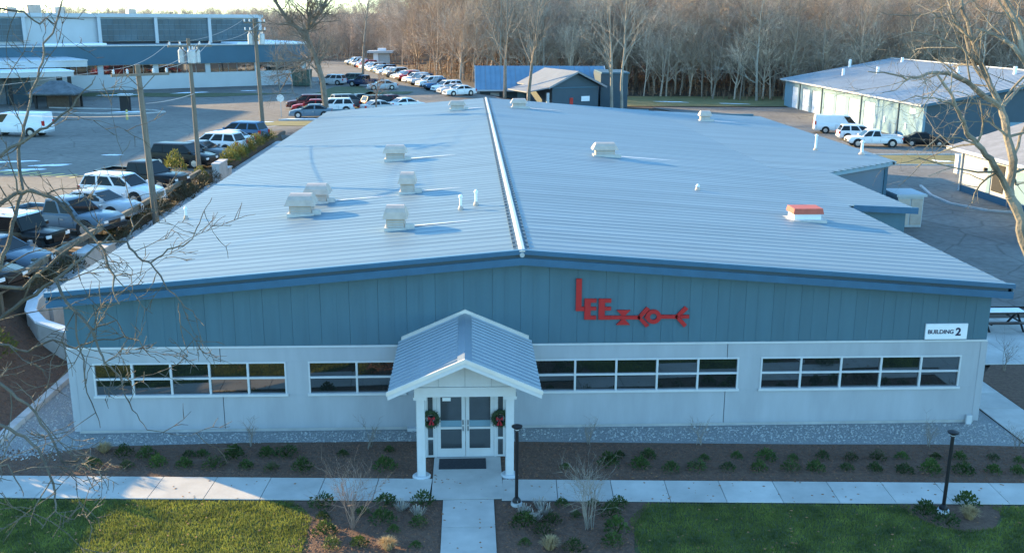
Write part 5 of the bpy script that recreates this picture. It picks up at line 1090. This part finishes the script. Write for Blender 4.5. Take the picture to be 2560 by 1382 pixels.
# understory with russet leaves along the wood edge
random.seed(31); mb = MB()
for q in ind[:230]+rest[:60]:
    for k in range(3):
        cx, cy = q[0]+random.gauss(0, 2.2), q[1]+random.gauss(0, 2.0); z = h(cx, cy); H = random.uniform(.8, 3.2)
        for j in range(16):
            a = random.uniform(0, 6.28); rr = random.uniform(.1, .9)*H*.5; b = Vector((cx, cy, z)); e = b+Vector((math.cos(a)*rr, math.sin(a)*rr, H*random.uniform(.5, 1)))
            s = Vector((math.sin(a), -math.cos(a), 0))*.02; mb.add([b-s, b+s, e], [(0, 1, 2)])
stuff(mb.build('undergrowth', 'brush'), 'tangled brown undergrowth at the foot of the wood', 'undergrowth')
mb = MB()
for q in ind[:260]:
    if random.random() < .25: continue
    cx, cy = q[0]+random.gauss(0, 1.5), q[1]+random.gauss(0, 1.5); z0 = h(cx, cy)
    for j in range(random.randint(20, 90)):
        p = Vector((cx+random.gauss(0, 1.2), cy+random.gauss(0, 1.2), z0+abs(random.gauss(0, 1.9))+.2)); u = Vector((random.gauss(0, 1), random.gauss(0, 1), random.gauss(0, 1))).normalized(); v = u.orthogonal()
        mb.add([p-u*.12, p+v*.09, p+u*.12, p-v*.09], [(0, 1, 2, 3)])
stuff(mb.build('russet_leaves', 'oak_leaf'), 'russet dead leaves clinging to saplings at the wood edge', 'dead leaves')

# single trees in front of the wood
def lone(name, me, x, y, s, rz_, label, zo=0):
    o = link(name, me, None, (x, y, h(x, y)+zo)); o.scale = (s, s, s); o.rotation_euler = (0, 0, rz_); return tag(o, label, 'tree')
lone('bare_tree', tree_mesh('bare_tree', 91, 18, .30, (12, 7, 6), 'bark', 3, .3, .2), 3.2, 116.2, 1.0, 1.0, 'dark trunked bare tree left of the office gable')
lone('bare_tree', tree_mesh('bare_tree', 92, 19, .27, (14, 8, 6), 'bark', 3, .35, .2), 6.2, 109.0, 1.0, 2.2, 'pale trunked bare tree before the office porch roof')
lone('bare_tree', tree_mesh('bare_tree', 93, 18, .26, (14, 7, 6), 'bark_pale', 3, .35, .3), 18.1, 110.6, 1.0, 4.1, 'left of two pale bare trees at the office right corner')
lone('bare_tree', tree_mesh('bare_tree', 94, 19, .25, (14, 7, 6), 'bark_pale', 3, .35, .26), 19.6, 111.0, 1.0, .4, 'right of two pale bare trees at the office right corner')
lone('bare_tree', tree_mesh('bare_tree', 95, 17, .33, (13, 7, 6), 'bark', 3, .2, .34), -22.6, 168, 1.0, .4, 'crooked bare tree standing among the cars of the middle island')
lone('bare_tree', tree_mesh('bare_tree', 96, 22, .34, (14, 8, 6), 'bark_pale', 3, .3, .22), -3.5, 163, 1.1, 3.4, 'tall pale bare tree rising above the wood behind the long row of cars')
for i, (x, y, lb) in enumerate([(-26.5, 128, 'small bare sapling in front of the white factory wall near the container'), (-30.5, 124, 'spreading bare sapling against the blue factory band'), (-12.5, 84.0, 'reddish twiggy sapling among the slanting cars')]):
    lone('bare_sapling', tree_mesh('bare_sapling', 97+i, 9.5 if i < 2 else 5, .13, (12, 7, 5), 'twig_red' if i == 2 else 'bark', 3, .15, .3), x, y, 1, i, lb)
# tall forked tree beside the parked cars
rng = random.Random(4); mb = MB(); KR = [(.36, .13), (.17, .06), (.15, .05), (.10, .04)]
for L_, (ra, rb) in zip(KT, KR):
    P_ = [Vector(q)+Vector((0, (rng.random()-.5)*.8 if i else 0, 0)) for i, q in enumerate(L_)]
    n = len(P_); mb.tube(P_, [ra+(rb-ra)*i/(n-1) for i in range(n)], 7, False)
    for i in range(1 if len(L_) < 6 else 2, n):
        for k in range(8):
            d_ = (P_[i]-P_[i-1]).normalized(); nd = (d_+Vector((rng.gauss(0, .7), rng.gauss(0, .7), rng.gauss(.15, .4)))).normalized()
            grow(mb, P_[i-1].lerp(P_[i], rng.random()), nd, rng.uniform(2.4, 5.0), .08, 1, 3, rng, (0, 8, 6), .25, .3)
tag(mb.build('forked_tree', 'bark', smooth=True), 'tall forked bare tree standing by the parked cars behind the roof', 'tree')

RMIN = .004
# near trees that reach into the frame
def near_tree(name, BR, scale_r, seed, trunk, m, label, tw, every, k2, k3):
    rng = random.Random(seed); t = thing(name, trunk[0][0], label, 'tree'); mb = MB(); tb = MB()
    tp = [Vector(q) for q, _ in trunk]; mb.tube(tp, [r for _, r in trunk], 10, False)
    def at_trunk(z):
        for a, b in zip(tp, tp[1:]):
            if a.z <= z <= b.z: return a.lerp(b, (z-a.z)/(b.z-a.z))
        return tp[-1]
    for P_, r0, r1, joined in BR:
        P_ = [Vector(q) for q in P_]; r0 *= scale_r; r1 *= scale_r
        if joined:
            P_ = [at_trunk(max(1.5, P_[0].z-.6))]+P_; 
        sm = []; rr = []; n = len(P_)
        for i in range(n-1):
            for k in range(3):
                t_ = k/3; q = P_[i].lerp(P_[i+1], t_)
                if k: q += Vector((rng.gauss(0, 1), rng.gauss(0, 1), rng.gauss(0, 1)))*(P_[i+1]-P_[i]).length*.035
                sm.append(q); rr.append((r0+(r1-r0)*(i+t_)/(n-1))*rng.uniform(.9, 1.12))
        sm.append(P_[-1]); rr.append(r1); mb.tube(sm, rr, 7 if r0 > .02 else 5, True)
        acc = 0
        if r0 > .14: continue
        for i in range(1, len(sm)):
            acc += (sm[i]-sm[i-1]).length
            if acc > every*rng.uniform(.6, 1.4):
                acc = 0
                for _ in range(k2):
                    d_ = (sm[i]-sm[i-1]).normalized(); nd = (d_*.5+Vector((rng.gauss(0, .7), rng.gauss(0, .7), rng.gauss(0, .6)))).normalized()
                    grow(tb, sm[i], nd, tw*rng.uniform(.5, 1.3), max(.0038, rr[i]*.45), 2, 4, rng, (0, 0, k3, 2), .12, .36, .45)
    mb.build('trunk', m, t, smooth=True); stuff(tb.build('twigs', m, t))
near_tree('overhanging_tree', [(p, a, b, p[0][0] < -6.2) for p, a, b in LBR], .5, 3, [((-10.6, -21.5, 0), .26), ((-10.5, -21.4, 4), .2), ((-10.2, -21.2, 9), .14), ((-9.8, -21, 14), .06)], 'bark_near', 'near bare tree whose crooked twigs hang in from the left edge', .5, .24, 1, 3)
near_tree('leaning_tree', [(p, a, b, False) for p, a, b in RBR], .62, 8, [((17.6, -3.0, -.2), .34), ((16.6, -2.9, 4.2), .27), (RBR[0][0][0], .2)], 'bark_right', 'leaning pale bare tree reaching in from the right edge', 1.7, .8, 2, 4)

# low evergreen shrubs
def shrub_mesh(seed, n=230, R=.30, H=.36, m='shrub_leaf', ll=.085):
    rng = random.Random(seed); mb = MB()
    for i in range(n):
        a = rng.uniform(0, 6.28); c = rng.random()**.6; rr = R*c*rng.uniform(.75, 1.1); z = H*(1-c*c*.75)*rng.uniform(.35, 1.08)
        p = Vector((rr*math.cos(a), rr*math.sin(a), max(.02, z))); d_ = (Vector((p.x, p.y, p.z*.8+.1)).normalized()+Vector((rng.gauss(0, .5), rng.gauss(0, .5), rng.gauss(.1, .5)))).normalized()
        s = d_.orthogonal().normalized()*.018; L_ = ll*rng.uniform(.6, 1.3)
        mb.add([p-s, p+d_*L_*.5-s*1.3, p+d_*L_, p+d_*L_*.5+s*1.3], [(0, 1, 2, 3)])
    for k in range(7):
        a = rng.uniform(0, 6.28); mb.tube([(0, 0, -.03), (math.cos(a)*R*.35, math.sin(a)*R*.35, H*.45), (math.cos(a)*R*.7, math.sin(a)*R*.7, H*.7)], [.012, .009, .004], 3, False)
    return mb.mesh('evergreen_shrub', m)
SH = [shrub_mesh(100+i) for i in range(4)]
random.seed(8)
def shrubs(L_, where, group, sc=1.0):
    for i, (x, y) in enumerate(L_):
        o = link('evergreen_shrub', random.choice(SH), None, (x+random.uniform(-.1, .1), y+random.uniform(-.1, .1), .016)); s = sc*random.uniform(.5, 1.1); o.scale = (s*random.uniform(.95, 1.15), s, s*random.uniform(.85, 1.1)); o.rotation_euler = (0, 0, random.uniform(0, 6.28))
        tag(o, 'low evergreen shrub, %s in the %s' % (ORD[i], where), 'shrub', group)
shrubs(RB, 'back row right of the entrance, counting rightwards', 'shrubs in the long bed'); shrubs(RF, 'front row right of the entrance, counting rightwards', 'shrubs in the long bed')
shrubs(LB, 'back row left of the entrance, counting rightwards', 'shrubs in the long bed'); shrubs(LF, 'front row left of the entrance, counting rightwards', 'shrubs in the long bed')
FLs = sorted(FL, key=lambda q: -q[1]); FRs = sorted(FR, key=lambda q: -q[1])
shrubs(FLs, 'bed left of the front walk, counting from the sidewalk', 'shrubs beside the front walk'); shrubs(FRs, 'bed right of the front walk, counting from the sidewalk', 'shrubs beside the front walk'); shrubs(LP, 'small bed round the right lamp post, counting rightwards', 'shrubs round the lamp post')
# hedge along the rail
HS = [shrub_mesh(140+i, 420, .62, .95, 'hedge_leaf', .16) for i in range(3)]
for i in range(17):
    y = 44.2+i*.98; x = -19.95+random.uniform(-.12, .12)
    o = link('hedge_bush', random.choice(HS), None, (x, y, h(x-.3, y)-.02)); s = random.uniform(.9, 1.2); o.scale = (s, s, s*random.uniform(.85, 1.15)); o.rotation_euler = (0, 0, random.uniform(0, 6))
    tag(o, 'clipped yellow-green bush, %s in the hedge from the near end' % ORD[i], 'bush', 'bushes of the hedge by the car park')
o = link('hedge_bush', HS[0], None, (-22.4, 39.4, 2.5)); o.scale = (1.25, 1.25, 1.6); tag(o, 'bright yellow-green bush in front of the black car', 'bush')
for i, (x, y, s) in enumerate([(-20.1, 37.0, .9), (-20.2, 33.5, .8), (-20.3, 27.6, .75), (-20.2, 23.9, .8), (-20.4, 19.2, .7)]):
    o = link('scrub_bush', HS[i % 3], None, (x, y, 2.45)); o.scale = (s, s, s); tag(o, 'scruffy bush growing on the rail, %s from the far end' % ORD[i], 'bush', 'scruffy bushes along the rail')
for i, (x, y) in enumerate([(-19.6, .6), (-19.5, 2.0), (-19.4, 3.4), (-19.3, 4.8)]):  # unseen bushes added to keep the sun off the left front
    o = link('scrub_bush', HS[i % 3], None, (x, y, h(x, y)-.05)); o.scale = (1.2, 1.3, 1.9-.25*i); tag(o, 'added bush out of view on the left bank, %s from the shed' % ORD[i], 'bush', 'added shade bushes on the left bank')
SC = [shrub_mesh(160+i, 300, .6, .62, 'scrub_leaf', .13) for i in range(3)]
for i in range(30):
    y = 9.5+i*1.16
    if 13.2 < y < 17.6 or 38 < y < 42: continue
    o = link('scrub_plant', SC[i % 3], None, (-19.55+random.uniform(-.15, .15), y, 2.2)); s = random.uniform(.8, 1.2); o.scale = (s, s, s*random.uniform(.7, 1.3)); o.rotation_euler = (0, 0, random.uniform(0, 6)); tag(o, 'low scrubby plant on the bank edge below the rail, %s from the near end' % ORD[i], 'plant', 'scrub along the rail')
# bare shrubs, grass tufts, stones
def bare_shrub(x, y, H, n, seed, m, label, spread=.5):
    rng = random.Random(seed); mb = MB()
    for i in range(n):
        a = rng.uniform(0, 6.28); d_ = Vector((math.cos(a)*spread*rng.uniform(.2, 1), math.sin(a)*spread*rng.uniform(.2, 1), 1))
        grow(mb, (x+rng.gauss(0, .05), y+rng.gauss(0, .05), 0), d_, H*rng.uniform(.7, 1.05), .011, 1, 3, rng, (0, 5, 3), .3, .28, .3)
    return tag(mb.build('bare_shrub', m), label, 'shrub')
bare_shrub(BS[0][0], BS[0][1], 1.6, 13, 41, 'twig_red', 'sunlit bare vase-shaped shrub left of the front walk', .28); bare_shrub(BS[1][0], BS[1][1], 1.65, 13, 42, 'bark', 'bare vase-shaped shrub in the shade right of the front walk', .3)
for i, (x, y, lb) in enumerate([(-9.0, -1.1, 'spindly bare plant by the gravel under the left windows'), (1.6, -1.3, 'spindly bare plant by the gravel right of the entrance'), (5.1, -1.5, 'spindly bare plant by the gravel under the sign'), (12.3, -1.8, 'spindly bare plant by the gravel behind the right lamp post'), (15.0, -2.1, 'spindly bare plant at the right corner of the long bed'), (18.3, 5.0, 'bare shrub against the pale patio at the right edge'), (-5.2, -1.4, 'spindly bare plant by the gravel left of the entrance')]):
    bare_shrub(x, y, .8 if i != 5 else 1.3, 5, 50+i, 'bark', lb, .45)
def tuft(x, y, H, R, n, seed, label, z=.012):
    rng = random.Random(seed); mb = MB()
    for i in range(n):
        a = rng.uniform(0, 6.28); rr = R*rng.random()**.5; b = Vector((x+rr*.3*math.cos(a), y+rr*.3*math.sin(a), z)); e = Vector((x+rr*math.cos(a), y+rr*math.sin(a), z+H*rng.uniform(.5, 1)*(1-.4*rr/R))); m_ = b.lerp(e, .6)+Vector((0, 0, H*.2)); s = Vector((math.sin(a), -math.cos(a), 0))*.006
        mb.add([b-s, b+s, m_+s, m_-s, e], [(0, 1, 2, 3), (3, 2, 4)])
    return tag(mb.build('grass_tuft', 'straw'), label, 'ornamental grass', 'straw grass tufts')
for (x, y), H, lb in zip(TF, (.42, .45, .5, .4), ('straw coloured grass tuft left of the front walk', 'straw coloured grass tuft right of the front walk', 'straw coloured grass tuft beside the right lamp post', 'russet grass tuft at the left end of the long bed')): tuft(x, y, H, .34, 260, int(x*10+y*100) & 255, lb)
def rock_mesh(seed):
    rng = random.Random(seed); mb = MB(); n = 8; pr = []
    for r_, z_ in ((.75, 0), (1, .3), (.8, .75), (.35, 1.0)):
        for k in range(n): a = 2*PI*k/n; q = r_*rng.uniform(.75, 1.2); pr.append((q*math.cos(a), q*math.sin(a)*.8, z_*rng.uniform(.8, 1.15)))
    mb.v = pr; mb.f = [(i*n+k, i*n+(k+1) % n, (i+1)*n+(k+1) % n, (i+1)*n+k) for i in range(3) for k in range(n)]+[tuple(range(3*n, 4*n))]
    return mb.mesh('boulder', 'stone')
RM = None
for i, ((x, y), lb) in enumerate(zip(RK, ('grey boulder nearer the sidewalk left of the front walk', 'grey boulder farther from the sidewalk left of the front walk', 'leftmost grey boulder right of the front walk', 'grey boulder closest to the sidewalk right of the front walk', 'rightmost grey boulder right of the front walk', 'grey boulder farthest from the sidewalk right of the front walk'))):
    rng = random.Random(900+i); mb = MB()
    for k in range(70):
        a = rng.uniform(0, 6.28); rr = .26*rng.random()**.5; b = Vector((x+rr*.4*math.cos(a), y+rr*.4*math.sin(a), .01)); e = Vector((x+rr*math.cos(a), y+rr*math.sin(a), rng.uniform(.1, .3))); s = Vector((math.sin(a), -math.cos(a), 0))*.007
        mb.add([b-s, b+s, e+s*1.6, e-s*1.6], [(0, 1, 2, 3)])
    tag(mb.build('dried_perennial', 'dried_stem'), lb.replace('boulder', 'dried perennial clump'), 'dead plant', 'dried perennials in the front beds')
# loose ground cover
def chips(name, area, n, size, m, z, label, cat, flat_=.35, seed=1):
    rng = random.Random(seed); mb = MB(); c = 0
    while c < n:
        x, y = rng.uniform(area[0], area[1]), rng.uniform(area[2], area[3])
        if not area[4](x, y): c += .2; continue
        c += 1; s = size*rng.uniform(.5, 1.5); a = rng.uniform(0, 3.14); ca, sa = math.cos(a)*s, math.sin(a)*s; zz = z(x, y) if callable(z) else z; k = rng.uniform(.35, .9)
        mb.add([(x+ca, y+sa, zz), (x-sa*k, y+ca*k, zz), (x-ca, y-sa, zz), (x+sa*k, y-ca*k, zz), (x+rng.gauss(0, s*.2), y+rng.gauss(0, s*.2), zz+s*flat_*rng.uniform(.6, 1.6))], [(0, 1, 4), (1, 2, 4), (2, 3, 4), (3, 0, 4)])
    return stuff(mb.build(name, m), label, cat)
def in_bed(x, y): return walk_y(x, .05) < y < -1.12-max(0, x)*.058 and not (-3.3 < x < -1.15)
def in_grav(x, y): return (y > -.9-max(0, x)*.058 or x < -14.6) and not (x > -14.65 and y > -.05) and not (-3.55 < x < -.9)
def in_front(x, y): return y < walk_y(x, -1.42) and -6.6+.15*math.sin(y) < x < 2.15 and not (-2.95 < x < -1.4)
chips('mulch_chips', (-16.5, 15.5, -4.6, -.9, in_bed), 9000, .035, 'mulch_chip', .016, 'brown bark chips covering the long bed', 'bark chips', .5, 2)
chips('mulch_chips', (-6.8, 2.2, -10, -4.8, in_front), 5000, .035, 'mulch_chip', .012, 'brown bark chips covering the beds beside the front walk', 'bark chips', .5, 3)
chips('gravel_stones', (-16.8, 15.3, -2.0, 7, in_grav), 9000, .036, 'stone', .006, 'grey crushed stones of the strip along the wall', 'gravel', .7, 4)
chips('bank_chips', (-24, -17, -3, 8, lambda x, y: True), 5000, .05, 'mulch_chip', lambda x, y: h(x, y)+.02, 'brown bark chips on the bank at the left', 'bark chips', .5, 5)
rng = random.Random(6); mb = MB()
def blades(n, x0, x1, y0, y1, ok):
    for i in range(n):
        x, y = rng.uniform(x0, x1), rng.uniform(y0, y1)
        if not ok(x, y): continue
        a = rng.uniform(0, 6.28); H = rng.uniform(.03, .095); s = .011; dx, dy = math.cos(a), math.sin(a); l = rng.uniform(.1, .9)*H
        mb.v += [(x-dy*s, y+dx*s, 0), (x+dy*s, y-dx*s, 0), (x+dx*l, y+dy*l, H)]; k = len(mb.v); mb.f.append((k-3, k-2, k-1))
blades(110000, -19, -6.1, -10.5, -4.3, lambda x, y: y < walk_y(x, -1.4) and x < -6.35-.7*sst(-6, -4.6, y))
blades(90000, 2.0, 17, -10.5, -4.9, lambda x, y: y < walk_y(x, -1.34) and x > 2.1+.6*sst(-6.4, -5.2, y) and not ((x-11.05)/1.18)**2+((y+6.15)/.95)**2 < 1)
stuff(mb.build('grass', 'grass_blade'), 'short winter grass of the front lawn', 'grass')
# fallen leaves on lawn and path
chips('fallen_leaves', (-15, 14, -9.5, -3.2, lambda x, y: True), 650, .035, 'oak_leaf', .062, 'scattered dead leaves on the lawn, beds and path', 'dead leaves', .25, 7)
# snow lying in patches
def snow(cx, cy, rx, ry, a, z, label):
    rng2 = random.Random(int(cx*7+cy*13)); mb = MB(); n = 18; ca, sa = math.cos(a), math.sin(a); ring = []
    for k in range(n):
        t = 2*PI*k/n; q = rng2.uniform(.4, 1.2); u, v = rx*q*math.cos(t), ry*q*math.sin(t); ring.append((cx+u*ca-v*sa, cy+u*sa+v*ca))
    zz = z if z is not None else 0
    Z = lambda x, y: (h(x, y) if z is None else z)
    vs_ = [(x, y, Z(x, y)+.012) for x, y in ring]+[(cx+(x-cx)*.7, cy+(y-cy)*.7, Z(x, y)+.045) for x, y in ring]
    mb.add(vs_, [(k, (k+1) % n, n+(k+1) % n, n+k) for k in range(n)]+[tuple(range(n, 2*n))])
    stuff(mb.build('snow_patch', 'snow'), label, 'snow')
for cx, cy, rx, ry, a, lb in [(-51, 113.4, 4.2, 1.0, .5, 'long snow patch below the left part of the white factory wall'), (-42.5, 118.2, 4.0, 1.1, .55, 'long snow patch below the middle of the white factory wall'), (-35, 122.5, 1.2, .4, .5, 'small snow patch before the white factory wall'), (-41.2, 87.2, 2.2, 1.0, .2, 'snow heap on the traffic island'),
        (-32.6, 43.5, 1.5, .6, .3, 'upper bright snow patch on the shaded car park'), (-33.5, 41.2, 1.5, .5, .3, 'lower bright snow patch on the shaded car park'), (-30.0, 49.2, .9, .35, .2, 'tiny snow patch on the shaded car park'), (-35.8, 45.5, 2.2, .4, .2, 'thin snow streak at the left of the shaded car park'), (-36.3, 37.4, .9, .4, .2, 'snow patch at the left edge of the shaded car park'),
        (-20.3, 78.8, 2.2, .7, .1, 'snow heap at the foot of the dark sedan'), (-23.0, 75.3, .9, .5, .1, 'small snow heap on the grass island'), (31.5, 134.5, 3.2, .8, -.3, 'left snow patch on the lawn before the woods'), (41, 131, 3.0, .7, -.3, 'right snow patch on the lawn before the woods'), (43.2, 63.2, 1.3, .8, -.6, 'snow patch on the roadside lawn by the annex'), (31.0, 47.0, 1.6, .3, -.4, 'thin snow remnant on the service road')]:
    snow(cx, cy, rx, ry, a, None, lb)
